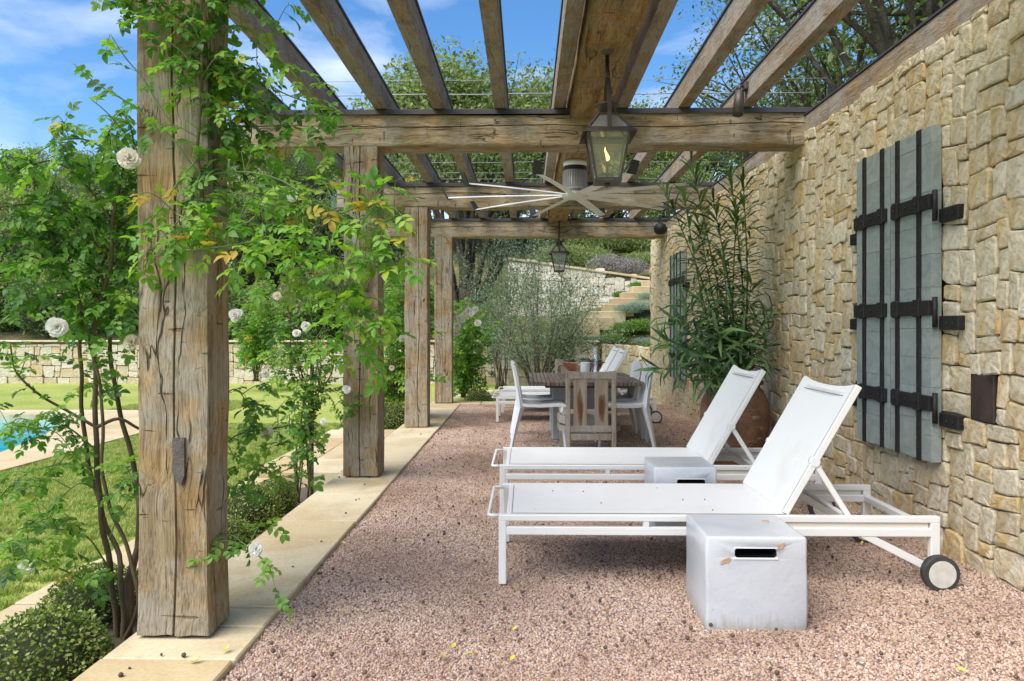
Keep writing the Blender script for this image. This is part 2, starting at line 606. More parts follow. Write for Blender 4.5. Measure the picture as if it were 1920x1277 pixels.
M['bark_olive'] = plain("olive_bark", (0.15, 0.125, 0.095), 0.95, 0, 0.4, 14, 0.8, 0.2, 0.02)
M['cane'] = plain("rose_cane", (0.115, 0.085, 0.045), 0.7, 0, 0.5, 6, 0.4, 0.3)
M['cane_green'] = plain("rose_shoot", (0.13, 0.19, 0.05), 0.55, 0, 0.3, 9, 0.2)
M['house_wall'] = plain("house_wall", (0.50, 0.51, 0.53), 0.7, 0, 0.06, 1.5)
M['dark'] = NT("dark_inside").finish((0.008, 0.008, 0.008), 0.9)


def painted_wood():
    m = NT("sage_painted_board")
    v = m.coord((9, 1.0, 9))
    warp = m.noise(m.coord((1.5, 1.5, 1.5)), 2.0, 2)
    wv = m.n("VectorMath", {0: v, 1: (m.n("VectorMath", {0: (warp, "Color"), 1: (4, 4, 4)}, operation='MULTIPLY'), 0)}, operation='ADD')
    g = m.noise(wv, 2.2, 5, 0.6)
    c = m.ramp(g, [(0.3, (0.22, 0.25, 0.235)), (0.5, (0.275, 0.31, 0.292)), (0.72, (0.315, 0.35, 0.33))])
    b = m.noise(m.coord(), 3.0, 3)
    c = m.mix(c, m.ramp(b, [(0.35, (0.88, 0.9, 0.9)), (0.65, (1.04, 1.04, 1.03))]), 1.0, 'MULTIPLY')
    return m.finish(c, 0.6, g, 0.55, 0.01, spec=0.35)


M['sage'] = painted_wood()


def sling():
    m = NT("white_sling_mesh")
    v = m.coord(jitter=False)
    wv = m.n("TexWave", {"Vector": v, "Scale": 160.0, "Distortion": 0.4}, bands_direction='X')
    n = m.noise(v, 2.4, 4, 0.6)
    c = m.ramp(n, [(0.35, (0.75, 0.745, 0.71)), (0.6, (0.77, 0.765, 0.735)), (0.78, (0.70, 0.675, 0.61))])
    sp = m.ramp(m.noise(m.coord((3, 8, 3), (0, 0, 0.4)), 2.0, 4, 0.7), [(0.60, (0, 0, 0)), (0.75, (0.30,) * 3)])
    c = m.mix(c, (0.70, 0.61, 0.46), sp)
    return m.finish(c, 0.65, wv, 0.06, 0.002, spec=0.3)


M['sling'] = sling()


def glaze():
    m = NT("white_glazed_ceramic")
    v = m.coord()
    n = m.noise(v, 3.0, 5, 0.65, 0.6)
    n2 = m.noise(v, 26, 3, 0.6)
    c = m.ramp(n, [(0.3, (0.47, 0.49, 0.52)), (0.5, (0.545, 0.555, 0.575)), (0.72, (0.60, 0.605, 0.62))])
    tc = m.n("TexCoord")
    sx = m.n("SeparateXYZ", {0: (tc, "Object")})
    # dirt splashes along the foot of the block (weathering, streaky)
    st = m.noise(m.coord((30, 30, 5)), 1.3, 4, 0.7)
    hz = m.ramp(m.math('ADD', m.math('MULTIPLY', (sx, "Z"), 5.5), m.math('MULTIPLY', m.math('SUBTRACT', 0.62, st), 1.1)), [(0.02, (0.6,) * 3), (0.34, (0, 0, 0))])
    c = m.mix(c, (0.33, 0.29, 0.20), hz)
    pits = m.ramp(m.noise(v, 90, 2, 0.5), [(0.72, (0, 0, 0)), (0.76, (0.8,) * 3)])
    c = m.mix(c, (0.13, 0.12, 0.12), pits)
    return m.finish(c, 0.3, m.math('ADD', n2, n), 0.22, 0.008, spec=0.5)


M['glaze'] = glaze()
M['bare_clay'] = plain("bare_clay", (0.46, 0.31, 0.20), 0.85, 0, 0.2, 30)


def terracotta():
    m = NT("weathered_terracotta")
    v = m.coord(jitter=False)
    n = m.noise(v, 3.2, 6, 0.65, 0.5)
    c = m.ramp(n, [(0.3, (0.07, 0.045, 0.03)), (0.48, (0.17, 0.09, 0.052)), (0.62, (0.26, 0.135, 0.075)), (0.75, (0.34, 0.27, 0.21))])
    n2 = m.noise(m.coord((1, 1, 3), (0.5, 0, 0), False), 5.5, 5, 0.7)
    c = m.mix(c, (0.52, 0.45, 0.37), m.ramp(n2, [(0.60, (0, 0, 0)), (0.70, (0.75,) * 3)]))
    return m.finish(c, 0.85, m.math('ADD', n, m.noise(v, 40, 4)), 0.5, 0.012, spec=0.25)


M['terracotta'] = terracotta()
M['clay_bowl'] = plain("clay_bowl", (0.42, 0.15, 0.075), 0.8, 0, 0.15, 14)


def glass(name, tint=(0.93, 0.96, 0.95), fac=0.1, white_haze=0.0, refl=0.9):
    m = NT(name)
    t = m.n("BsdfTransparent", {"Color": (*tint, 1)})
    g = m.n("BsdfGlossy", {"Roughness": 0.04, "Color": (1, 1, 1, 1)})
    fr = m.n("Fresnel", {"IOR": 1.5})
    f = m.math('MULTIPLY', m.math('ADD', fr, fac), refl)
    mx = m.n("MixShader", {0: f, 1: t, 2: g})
    if white_haze:  # diffuse white, painted haze imitating the lantern panes' pale sky reflection
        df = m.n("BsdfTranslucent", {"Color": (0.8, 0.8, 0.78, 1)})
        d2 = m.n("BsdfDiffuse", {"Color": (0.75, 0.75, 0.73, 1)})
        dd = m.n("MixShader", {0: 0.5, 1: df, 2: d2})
        mx = m.n("MixShader", {0: white_haze, 1: mx, 2: dd})
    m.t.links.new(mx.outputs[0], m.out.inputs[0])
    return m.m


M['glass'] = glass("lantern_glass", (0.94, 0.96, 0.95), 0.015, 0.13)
M['glass_thin'] = glass("hurricane_glass", (0.985, 0.99, 0.99), 0.0, 0.03, 0.35)
_f = NT("flame")
_e = _f.n("Emission", {"Color": (1.0, 0.55, 0.16, 1), "Strength": 3.2})
_f.t.links.new(_e.outputs[0], _f.out.inputs[0])
M['flame'] = _f.m


def water():
    m = NT("pool_water")
    v = m.coord(jitter=False)
    n = m.noise(v, 3.5, 3, 0.5, 0.5)
    c = m.ramp(n, [(0.3, (0.02, 0.36, 0.48)), (0.7, (0.05, 0.50, 0.60))])
    return m.finish(c, 0.06, n, 0.12, 0.05, spec=0.5)


M['water'] = water()
M['petal'] = leaf_mat("rose_petal", [(0.0, (0.86, 0.84, 0.78)), (0.7, (0.88, 0.86, 0.80)), (1.0, (0.84, 0.74, 0.58))], 0.3, 0.6, (1.0, 0.98, 0.93))
M['rose'] = leaf_mat("rose_leaf", [(0.0, (0.054, 0.132, 0.031)), (0.2, (0.102, 0.224, 0.044)), (0.45, (0.156, 0.316, 0.055)), (0.7, (0.216, 0.391, 0.061)),
                                   (0.93, (0.282, 0.443, 0.061)), (0.978, (0.360, 0.460, 0.066)), (0.984, (0.62, 0.42, 0.03)), (0.992, (0.50, 0.30, 0.04)), (1.0, (0.20, 0.09, 0.035))], 0.5)
M['rose_bright'] = leaf_mat("rose_young_leaf", [(0.0, (0.10, 0.25, 0.035)), (0.3, (0.16, 0.34, 0.04)), (0.7, (0.25, 0.43, 0.05)), (0.93, (0.37, 0.49, 0.07)), (0.97, (0.55, 0.36, 0.06)), (1.0, (0.40, 0.18, 0.07))], 0.45)
M['oleander'] = leaf_mat("oleander_leaf", [(0.0, (0.045, 0.10, 0.04)), (0.4, (0.075, 0.155, 0.055)), (0.75, (0.125, 0.225, 0.07)), (1.0, (0.21, 0.33, 0.08))], 0.3, 0.4)
M['box'] = leaf_mat("boxwood_leaf", [(0.0, (0.055, 0.10, 0.018)), (0.4, (0.13, 0.20, 0.03)), (0.75, (0.27, 0.34, 0.07)), (1.0, (0.50, 0.50, 0.18))], 0.3)
M['olive'] = leaf_mat("olive_leaf", [(0.0, (0.14, 0.19, 0.125)), (0.4, (0.23, 0.29, 0.20)), (0.8, (0.34, 0.40, 0.29)), (1.0, (0.48, 0.53, 0.41))], 0.3, 0.6)
M['oakleaf'] = leaf_mat("live_oak_leaf", [(0.0, (0.06, 0.09, 0.03)), (0.4, (0.115, 0.165, 0.05)), (0.75, (0.19, 0.245, 0.085)), (1.0, (0.32, 0.36, 0.16))], 0.4)
M['bg_leaf'] = leaf_mat("hill_tree_leaf", [(0.0, (0.106, 0.140, 0.057)), (0.35, (0.202, 0.253, 0.093)), (0.7, (0.321, 0.365, 0.159)), (1.0, (0.499, 0.494, 0.287))], 0.52)
M['bg_leaf2'] = leaf_mat("hill_evergreen_leaf", [(0.0, (0.071, 0.107, 0.057)), (0.4, (0.142, 0.194, 0.093)), (0.75, (0.225, 0.268, 0.144)), (1.0, (0.356, 0.376, 0.230))], 0.52)
M['bright_leaf'] = leaf_mat("bright_shrub_leaf", [(0.0, (0.072, 0.170, 0.030)), (0.4, (0.144, 0.272, 0.048)), (0.8, (0.243, 0.365, 0.072)), (1.0, (0.360, 0.425, 0.144))], 0.4)
M['silver_leaf'] = leaf_mat("silver_shrub_leaf", [(0.0, (0.22, 0.30, 0.24)), (0.5, (0.36, 0.45, 0.37)), (1.0, (0.52, 0.58, 0.50))], 0.25, 0.8)
M['purple_leaf'] = leaf_mat("purple_sage_spike", [(0.0, (0.20, 0.20, 0.16)), (0.5, (0.31, 0.27, 0.27)), (1.0, (0.42, 0.36, 0.43))], 0.25, 0.8)
M['succulent'] = leaf_mat("succulent_leaf", [(0.0, (0.05, 0.09, 0.055)), (0.5, (0.13, 0.20, 0.15)), (1.0, (0.23, 0.30, 0.25))], 0.1, 0.5)

# ------------------------------------------------------------------ ground, lawn, paving, gravel, pool
def hill_z(x, y):
    if y < 16.9:
        return -0.06
    t = max(0.0, y - 17.0)
    z = 0.31 * min(t, 20) + 0.10 * max(0, min(t - 20, 60))
    q = max(0.0, min(1.0, (x - 0.6) / 1.7))
    z += 0.5 + 0.55 * q * max(0.0, 1 - t / 14)              # soil held up by the lawn wall
    return -0.06 + z + 0.30 * min(1, t / 5) * noise.noise(Vector((x * 0.16, y * 0.16, 3.1)))


def build_ground():
    xs = [-600, -200, -90, -60, -45, -36, -30, -26, -22, -19, -16.5, -14, -12, -10, -8, -6, -4.4, -3.3, -2.2, -1.95, -0.5, 0.9, 2.3, 3.2, 4.4, 6, 8, 10, 12, 15, 18, 22, 27, 34, 45, 60, 90, 200, 600]
    ys = [-200, -60, -20, -6, 0.5, 3.0, 5, 7, 9, 10.9, 11.75, 13, 14.5, 16, 16.7, 17] + [18 + 1.2 * i for i in range(16)] + [38, 42, 47, 54, 62, 75, 100, 160, 300, 700]
    nx = len(xs)
    m = MB()
    vs = [(x, y, hill_z(x, y)) for y in ys for x in xs]
    m.v = vs
    for j in range(len(ys) - 1):
        for i in range(nx - 1):
            xc, yc = (xs[i] + xs[i + 1]) / 2, (ys[j] + ys[j + 1]) / 2
            if -1.95 < xc < 2.3 and 0.5 < yc < 11.75:
                continue                                   # terrace
            if -14 < xc < -4.4 and 3.0 < yc < 10.9:
                continue                                   # pool and coping
            if -2.2 < xc < -1.95 and 0.5 < yc < 11.75:
                continue
            a = j * nx + i
            m.f.append((a, a + 1, a + nx + 1, a + nx)); m.s.append(True); m.mi.append(1 if yc > 16.8 else 0)
    struct(m.build("ground", [M['lawn'], M['hill']]))


build_ground()


def paver_row(parent, name, cuts, x0, x1, z0, z1, along='Y', seed=1, bev=0.006):
    r = random.Random(seed)
    for a, b in zip(cuts[:-1], cuts[1:]):
        g = 0.005
        dz = r.uniform(-0.0025, 0.0025)
        m = MB()
        if along == 'Y':
            c = ((x0 + x1) / 2, (a + b) / 2, z1)
            m.box(x0, x1 + r.uniform(-0.004, 0.004), a + g, b - g, z0, z1 + dz, bev)
        else:
            c = ((a + b) / 2, (x0 + x1) / 2, z1)
            m.box(a + g, b - g, x0, x1, z0, z1 + dz, bev)
        m.build(name, M['sandstone'], parent, c)


def holder(name):
    o = bpy.data.objects.new(name, None)
    COL.objects.link(o)
    o["kind"] = "structure"
    return o


KERB_R, KERB_L = -1.015, -1.487
kerb = holder("terrace_kerb")
paver_row(kerb, "paver", [0.7, 1.3, 1.95, 2.617, 2.906, 3.105, 3.51, 4.10, 4.51, 5.22, 5.93, 6.55, 7.32, 8.0, 8.66, 9.4, 10.2, 10.95, 11.6], KERB_L, KERB_R, -0.16, 0.0, seed=3)
endk = holder("terrace_end_kerb")
paver_row(endk, "paver", [KERB_L, -0.7, 0.05, 0.8, 1.5, 2.1], 11.61, 11.93, -0.16, 0.0, 'X', seed=5)
strip = holder("lawn_edge_paving")
paver_row(strip, "paver", [0.7, 1.6, 2.5, 3.25, 4.0, 4.75, 5.4, 6.04], -2.23, -1.93, -0.2, -0.045, seed=8)
paver_row(strip, "paver", [8.63, 9.4, 10.2, 10.9, 11.75], -2.23, -1.93, -0.2, -0.045, seed=9)
landing = holder("landing_paving")
for k, (a, b) in enumerate(((6.05, 6.68), (6.68, 7.32), (7.32, 8.0), (8.0, 8.62))):
    paver_row(landing, "paver", [a, b], -1.86, -1.490, -0.2, -0.004, seed=20 + k)
    paver_row(landing, "paver", [a, b], -2.23, -1.863, -0.2, -0.004, seed=30 + k)

m = MB()
for (ya, yb) in ((0.6, 6.05), (8.62, 11.6)):
    n = 24
    vs, fs = [], []
    for j in range(n + 1):
        for i in range(5):
            x = -1.93 + 0.445 * i / 4
            y = ya + (yb - ya) * j / n
            vs.append((x, y, -0.13 + 0.03 * noise.noise(Vector((x * 6, y * 6, 0)))))
    for j in range(n):
        for i in range(4):
            a = j * 5 + i
            fs.append((a, a + 1, a + 6, a + 5))
    m.add(vs, fs, True)
struct(m.build("planting_bed", M['soil']))

# pool with a bowed end, its coping and water
pw = [(-14, 3.5), (-4.9, 3.5), (-4.9, 6.2), (-5.05, 7.2), (-5.35, 8.3), (-5.8, 9.3), (-6.4, 10.3), (-14, 10.3)]
m = MB().add([(x, y, -0.13) for x, y in pw], [tuple(range(len(pw)))])
struct(m.build("pool_water", M['water']))
cop = holder("pool_coping")
inner = [(-4.9, 3.5), (-4.9, 4.6), (-4.9, 5.5), (-4.9, 6.2), (-5.05, 7.2), (-5.35, 8.3), (-5.8, 9.3), (-6.4, 10.3), (-8, 10.3), (-10, 10.3), (-12, 10.3), (-14, 10.3)]
outer = [(-4.39, 3.0), (-4.39, 4.6), (-4.39, 5.5), (-4.39, 6.2), (-4.39, 7.2), (-4.39, 8.3), (-4.39, 9.6), (-4.39, 10.91), (-8, 10.91), (-10, 10.91), (-12, 10.91), (-14, 10.91)]
for k in range(len(inner) - 1):
    a, b, c, d = Vector((*inner[k], 0)), Vector((*inner[k + 1], 0)), Vector((*outer[k + 1], 0)), Vector((*outer[k], 0))
    ce = (a + b + c + d) / 4
    q = [ce + (p - ce) * 0.993 for p in (a, b, c, d)]
    m = MB().add([(p.x, p.y, z) for z in (-0.35, -0.035) for p in q], [(0, 1, 2, 3), (7, 6, 5, 4), (0, 4, 5, 1), (1, 5, 6, 2), (2, 6, 7, 3), (3, 7, 4, 0)])
    m.build("paver", M['sandstone'], cop, (ce.x, ce.y, -0.035))

# path of decomposed granite with stone edging beyond the terrace
m = MB()
vs = []
for i in range(13):
    x = -1.35 + 0.25 * i
    yo = 0.12 * math.sin(i * 0.7)
    vs += [(x, 13.3 + yo, -0.052), (x, 13.95 + yo, -0.052)]
m.add(vs, [(2 * i, 2 * i + 2, 2 * i + 3, 2 * i + 1) for i in range(12)])
gp = struct(m.build("garden_path", M['gravel']))
for i in range(12):
    x = -1.35 + 0.25 * i
    yo = 0.12 * math.sin(i * 0.7)
    for e in (13.22, 14.03):
        mm = MB().box(x + 0.01, x + 0.24, e + yo - 0.05, e + yo + 0.05, -0.1, -0.01 + R.uniform(0, 0.02), 0.02)
        mm.build("edging_stone", M['pale_stone'], gp, (x, e, 0))


# gravel: one sheet plus loose chips scattered over it
def gravel_sheet():
    xs = np.linspace(KERB_R + 0.002, 2.3, 34)
    ys = np.linspace(0.6, 11.6, 110)
    vs, fs = [], []
    for y in ys:
        for x in xs:
            z = -0.022 + 0.007 * noise.noise(Vector((x * 2.2, y * 2.2, 0.3))) + 0.004 * noise.noise(Vector((x * 7, y * 7, 5.3)))
            z += 0.05 * max(0, min(1, (x - 1.75) / 0.5)) * max(0, min(1, (6.5 - y) / 3.0))
            vs.append((x, y, z))
    n = len(xs)
    for j in range(len(ys) - 1):
        for i in range(n - 1):
            a = j * n + i
            fs.append((a, a + 1, a + n + 1, a + n))
    return MB().add(vs, fs, True)


gs = gravel_sheet()
struct(gs.build("gravel", M['gravel']))
chips = gs.build("gravel_chips", M['gravel'])
tag(chips, "crushed pink gravel chips covering the terrace floor", "gravel", kind="stuff")


def chips_nodes():
    g = bpy.data.node_groups.new("scatter_chips", 'GeometryNodeTree')
    g.interface.new_socket(name="Geometry", in_out='INPUT', socket_type='NodeSocketGeometry')
    g.interface.new_socket(name="Geometry", in_out='OUTPUT', socket_type='NodeSocketGeometry')
    N, L = g.nodes, g.links
    gi, go = N.new('NodeGroupInput'), N.new('NodeGroupOutput')
    pos = N.new('GeometryNodeInputPosition')
    sx = N.new('ShaderNodeSeparateXYZ')
    L.new(pos.outputs[0], sx.inputs[0])
    mr = N.new('ShaderNodeMapRange')
    mr.inputs['From Min'].default_value = 2.2
    mr.inputs['From Max'].default_value = 9.0
    mr.inputs['To Min'].default_value = 10500
    mr.inputs['To Max'].default_value = 3400
    L.new(sx.outputs['Y'], mr.inputs['Value'])
    d = N.new('GeometryNodeDistributePointsOnFaces')
    L.new(gi.outputs[0], d.inputs['Mesh'])
    L.new(mr.outputs[0], d.inputs['Density'])
    ico = N.new('GeometryNodeMeshIcoSphere')
    ico.inputs['Radius'].default_value = 1.0
    ico.inputs['Subdivisions'].default_value = 1
    sm = N.new('GeometryNodeSetMaterial')
    sm.inputs['Material'].default_value = M['chip']
    L.new(ico.outputs[0], sm.inputs[0])
    rv = N.new('FunctionNodeRandomValue')
    rv.data_type = 'FLOAT_VECTOR'
    rv.inputs[0].default_value = (0, 0, 0)
    rv.inputs[1].default_value = (6.283, 6.283, 6.283)
    rs = N.new('FunctionNodeRandomValue')
    rs.data_type = 'FLOAT_VECTOR'
    rs.inputs[0].default_value = (0.0034, 0.0030, 0.0025)
    rs.inputs[1].default_value = (0.0088, 0.0072, 0.0056)
    rs.inputs['Seed'].default_value = 4
    far = N.new('ShaderNodeMapRange')
    far.inputs['From Min'].default_value = 3.0
    far.inputs['From Max'].default_value = 10.0
    far.inputs['To Min'].default_value = 1.0
    far.inputs['To Max'].default_value = 1.55
    L.new(sx.outputs['Y'], far.inputs['Value'])
    vm = N.new('ShaderNodeVectorMath')
    vm.operation = 'SCALE'
    L.new(rs.outputs[0], vm.inputs[0])
    L.new(far.outputs[0], vm.inputs['Scale'])
    ip = N.new('GeometryNodeInstanceOnPoints')
    L.new(d.outputs['Points'], ip.inputs['Points'])
    L.new(sm.outputs[0], ip.inputs['Instance'])
    L.new(rv.outputs[0], ip.inputs['Rotation'])
    L.new(vm.outputs[0], ip.inputs['Scale'])
    L.new(ip.outputs[0], go.inputs[0])
    return g


md = chips.modifiers.new("scatter", 'NODES')
md.node_group = chips_nodes()


# ------------------------------------------------------------------ rubble walls
def stones_for(L, H, cell, rects, rng, sizes):
    nu, nv = int(L / cell), int(round(H / cell))
    occ = [[False] * nu for _ in range(nv)]
    for (u0, u1, v0, v1) in rects:
        for v in range(max(0, int(v0 / cell)), min(nv, int(math.ceil(v1 / cell)))):
            for u in range(max(0, int(u0 / cell)), min(nu, int(math.ceil(u1 / cell)))):
                occ[v][u] = True
    out = []
    for v in range(nv):
        for u in range(nu):
            if occ[v][u]:
                continue
            w, h = rng.choice(sizes)
            mw = 0
            while mw < w and u + mw < nu and not occ[v][u + mw]:
                mw += 1
            w = mw
            h = min(h, nv - v)
            k = 1
            while k < h and all(not occ[v + k][u + i] for i in range(w)):
                k += 1
            h = k
            if u + w < nu and (u + w + 1 >= nu or occ[v][u + w + 1]) and not occ[v][u + w] and all(not occ[v + j][u + w] for j in range(h)):
                w += 1
            for j in range(h):
                for i in range(w):
                    occ[v + j][u + i] = True
            out.append((u * cell, (u + w) * cell, v * cell, (v + h) * cell))
    return out


def stone_geo(rect, rng, gap, dep, rough, seed):
    """one stone in wall coordinates (u, v, d), d pointing out of the wall"""
    u0, u1, v0, v1 = rect

    def wp(u, v):
        p = Vector((u * 3.1, v * 3.1, seed))
        q = Vector((u * 3.1 + 40, v * 3.1, seed))
        return u + 0.034 * rough * noise.noise(p), v + 0.034 * rough * noise.noise(q)
    w, h = u1 - u0, v1 - v0
    s = min(w, h)
    pts = []
    c = s * 0.5
    cs = [s * rng.uniform(0.03, 0.17) for _ in range(4)]
    j = lambda a: rng.uniform(-a, a)
    e = 0.035 * s
    pts += [(u0 + cs[0], v0 + j(e)), (u0 + w / 2 + j(w * .15), v0 + j(e)), (u1 - cs[1], v0 + j(e)), (u1 + j(e), v0 + cs[1]), (u1 + j(e), v0 + h / 2 + j(h * .15)), (u1 + j(e), v1 - cs[2]),
            (u1 - cs[2], v1 + j(e)), (u0 + w / 2 + j(w * .15), v1 + j(e)), (u0 + cs[3], v1 + j(e)), (u0 + j(e), v1 - cs[3]), (u0 + j(e), v0 + h / 2 + j(h * .15)), (u0 + j(e), v0 + cs[0])]
    pts = [wp(*p) for p in pts]
    cu = sum(p[0] for p in pts) / 12
    cv = sum(p[1] for p in pts) / 12
    g = gap * rng.uniform(0.6, 1.6)
    n = 12

    def ring(ins, d):
        out = []
        for (a, b) in pts:
            du, dv = a - cu, b - cv
            ku = max(0.1, 1 - 2 * ins / max(w, 0.02))
            kv = max(0.1, 1 - 2 * ins / max(h, 0.02))
            out.append((cu + du * ku, cv + dv * kv, d(a, b) if callable(d) else d))
        return out
    ta, tb = j(0.05), j(0.05)
    base = dep + rng.uniform(-0.008, 0.008)
    face = lambda a, b: base + ta * (a - cu) + tb * (b - cv) + j(0.003)
    edge = lambda a, b: face(a, b) - rng.uniform(0.003, 0.010)
    V = ring(g, -0.05) + ring(g * 0.8, edge) + ring(min(s * 0.07, 0.007) + g, face) + [(cu + j(s * .12), cv + j(s * .12), base + j(0.003) + 0.002)]
    Fc = []
    for r_ in range(2):
        for k in range(n):
            k2 = (k + 1) % n
            Fc.append((r_ * n + k, r_ * n + k2, (r_ + 1) * n + k2, (r_ + 1) * n + k))
    for k in range(n):
        Fc.append((2 * n + k, 2 * n + (k + 1) % n, 3 * n))
    return V, Fc


def rubble(parent, O, U, N, L, H, cell, sizes, rects=(), max_obj=300, mat='limestone', seed=1, gap=0.0022, top=None, bottom=None, rough=1.0):
    rng = random.Random(seed)
    O, U, N = Vector(O), Vector(U), Vector(N)
    Vv = Vector((0, 0, 1))
    flip = U.cross(Vv).dot(N) < 0
    items = []
    for rc in stones_for(L, H, cell, rects, rng, sizes):
        uc, vc = (rc[0] + rc[1]) / 2, (rc[2] + rc[3]) / 2
        if top and vc > top(uc):
            continue
        if bottom and vc < bottom(uc):
            continue
        V, Fc = stone_geo(rc, rng, gap, 0.0, rough, seed * 3.7)
        V = [O + U * a + Vv * b + N * d for a, b, d in V]
        if flip:
            Fc = [f[::-1] for f in Fc]
        c = O + U * uc + Vv * vc
        q = proj(c)
        area = 0
        if q and -60 < q[0] < 1980 and -60 < q[1] < 1340:
            view = (c - Vector((0, 0, CAMZ))).normalized()
            area = (rc[1] - rc[0]) * (rc[3] - rc[2]) * q[2] ** 2 * abs(view.dot(N))
        items.append((area, c, V, Fc, rng.random()))
    items.sort(key=lambda t: -t[0])
    rest_v, rest_f, rest_a = [], [], []
    for i, (a, c, V, Fc, rv) in enumerate(items):
        if i < max_obj and a > 0:
            mb = MB().add(V, Fc)
            o = mb.build("stone", M[mat], parent, tuple(c))
        else:
            o = len(rest_v)
            rest_v += V
            rest_f += [tuple(k + o for k in f) for f in Fc]
            rest_a += [rv] * len(V)
    if rest_v:
        me = bpy.data.meshes.new("stonework")
        base = parent.location
        me.from_pydata([tuple(Vector(v) - base) for v in rest_v], [], rest_f)
        at = me.attributes.new("rnd", 'FLOAT', 'POINT')
        at.data.foreach_set("value", rest_a)
        me.materials.append(M[mat])
        o = link("stonework", me, parent)
        o["kind"] = "stuff"
    return len(items)


WX = 2.115                       # terrace side of the tall wall
WALL_Y0, WALL_Y1, WALL_H = 1.2, 12.98, 2.64
SH_Y0, SH_Y1, SH_Z0, SH_Z1 = 3.875, 4.745, 0.47, 2.18       # near window shutters
SH2_Y0, SH2_Y1 = 10.0, 10.91
wall = thing("stone_wall", (WX, 6, 0), "tall cream limestone rubble wall along the right of the terrace", "wall")
MB().box(WX + 0.035, WX + 0.46, WALL_Y0 + 0.05, WALL_Y1 - 0.05, -0.3, WALL_H - 0.03).build("core", M['core'], wall, (WX, 6, 0))
BIG = [(4, 4), (3, 4), (4, 3), (5, 4), (3, 3), (2, 4), (4, 2), (5, 3), (3, 5), (4, 5), (2, 3), (2, 2), (3, 2), (6, 4), (5, 5), (6, 3), (7, 4), (5, 3), (6, 4), (5, 2), (4, 3), (6, 5), (1, 3), (3, 4)]
nst = rubble(wall, (WX, WALL_Y0, -0.06), (0, 1, 0), (-1, 0, 0), WALL_Y1 - WALL_Y0, WALL_H + 0.06, 0.037, BIG,
             rects=[(SH_Y0 - WALL_Y0 + 0.03, SH_Y1 - WALL_Y0 - 0.03, SH_Z0 + 0.10, SH_Z1 + 0.03), (3.47 - WALL_Y0, 3.64 - WALL_Y0, 0.79, 0.975)], seed=11, rough=1.15, gap=0.0028)
# far end face of the wall
rubble(wall, (WX + 0.0, WALL_Y1, -0.06), (1, 0, 0), (0, 1, 0), 0.47, WALL_H + 0.05, 0.0525, BIG, max_obj=0, seed=12)

garden = thing("garden_wall", (-6, 16.5, 0), "low cream stone wall along the back of the lawn", "wall")
MB().box(-13.5, 1.6, 16.53, 16.85, -0.3, 0.845).build("core", M['core'], garden, (-6, 16.5, 0))
SMALL = [(4, 3), (3, 2), (3, 3), (5, 3), (4, 2), (2, 2), (3, 4), (2, 3), (6, 3), (4, 4)]
rubble(garden, (-13.5, 16.5, -0.12), (1, 0, 0), (0, -1, 0), 15.1, 0.94, 0.066, SMALL, seed=21, mat='pale_stone', rough=1.1, gap=0.005)
for i in range(19):
    x = -13.5 + 0.8 * i
    MB().box(x + 0.005, min(x + 0.795, 1.6), 16.46, 16.88, 0.85, 0.888, 0.008).build("coping_stone", M['pale_stone'], garden, (x, 16.6, 0.87))

a0, a1 = Vector((1.62, 16.42, 0)), Vector((2.33, 13.2, 0))
du = (a1 - a0).normalized()
dn = Vector((du.y, -du.x, 0))
if dn.x > 0:
    dn = -dn
ret = thing("garden_wall", (1.9, 15, 0), "short low stone wall returning from the lawn wall towards the tall wall", "wall")
mm = MB().bar(a0 + Vector((0, 0, 0.3)) - dn * 0.2, a1 + Vector((0, 0, 0.3)) - dn * 0.2, 0.32, 1.0)
mm.build("core", M['core'], ret, (1.9, 15, 0))
rubble(ret, a0 + Vector((0, 0, -0.1)), du, dn, (a1 - a0).length, 0.92, 0.066, SMALL, seed=22, mat='pale_stone', max_obj=120, gap=0.005)

# hillside retaining wall and steps
b0, b1 = Vector((-0.5, 20.7, 0)), Vector((3.7, 20.25, 0))
du = (b1 - b0).normalized()
dn = Vector((du.y, -du.x, 0))
hw = thing("retaining_wall", (1.5, 20.5, 1), "pale stone retaining wall sloping across the hillside", "wall")
LB = (b1 - b0).length
topf = lambda u: 3.04 - 0.15 * u
core = MB()
q = [b0 - dn * 0.04, b1 - dn * 0.04, b1 - dn * 0.5, b0 - dn * 0.5]
zt = [topf(0), topf(LB), topf(LB), topf(0)]
core.add([(p.x, p.y, 0.2) for p in q] + [(p.x, p.y, z - 0.05) for p, z in zip(q, zt)], [(0, 1, 5, 4), (1, 2, 6, 5), (2, 3, 7, 6), (3, 0, 4, 7), (4, 5, 6, 7)])
core.build("core", M['core'], hw, (1.5, 20.5, 1))
rubble(hw, b0 + Vector((0, 0, 0.4)), du, dn, LB, 2.7, 0.085, SMALL, seed=31, mat='white_stone', top=lambda u: topf(u) - 0.4, gap=0.004, max_obj=150)
cap = MB().bar(b0 + Vector((0, 0, topf(0) + 0.02)) - dn * 0.2, b1 + Vector((0, 0, topf(LB) + 0.02)) - dn * 0.2, 0.5, 0.06, 0.01)
cap.build("coping", M['sandstone'], hw, (1.5, 20.5, 1))

steps = thing("garden_steps", (2.5, 19, 0.5), "sandstone steps climbing the hillside below the sloping wall", "steps")
for i, (px, py, Y, w) in enumerate(((1085, 608, 17.15, 0.9), (1112, 595, 17.5, 0.9), (1138, 584, 17.9, 0.8), (1157, 571, 18.3, 0.7), (1172, 560, 18.7, 0.7), (1190, 549, 19.1, 0.7), (1208, 538, 19.5, 0.7), (1225, 527, 19.9, 0.7))):
    p = W(px, py, Y)
    MB().box(p.x - w / 2, p.x + w / 2, p.y - 0.35, p.y + 0.4, p.z - 0.3, p.z, 0.015).build("step", M['sandstone'], steps, tuple(p))


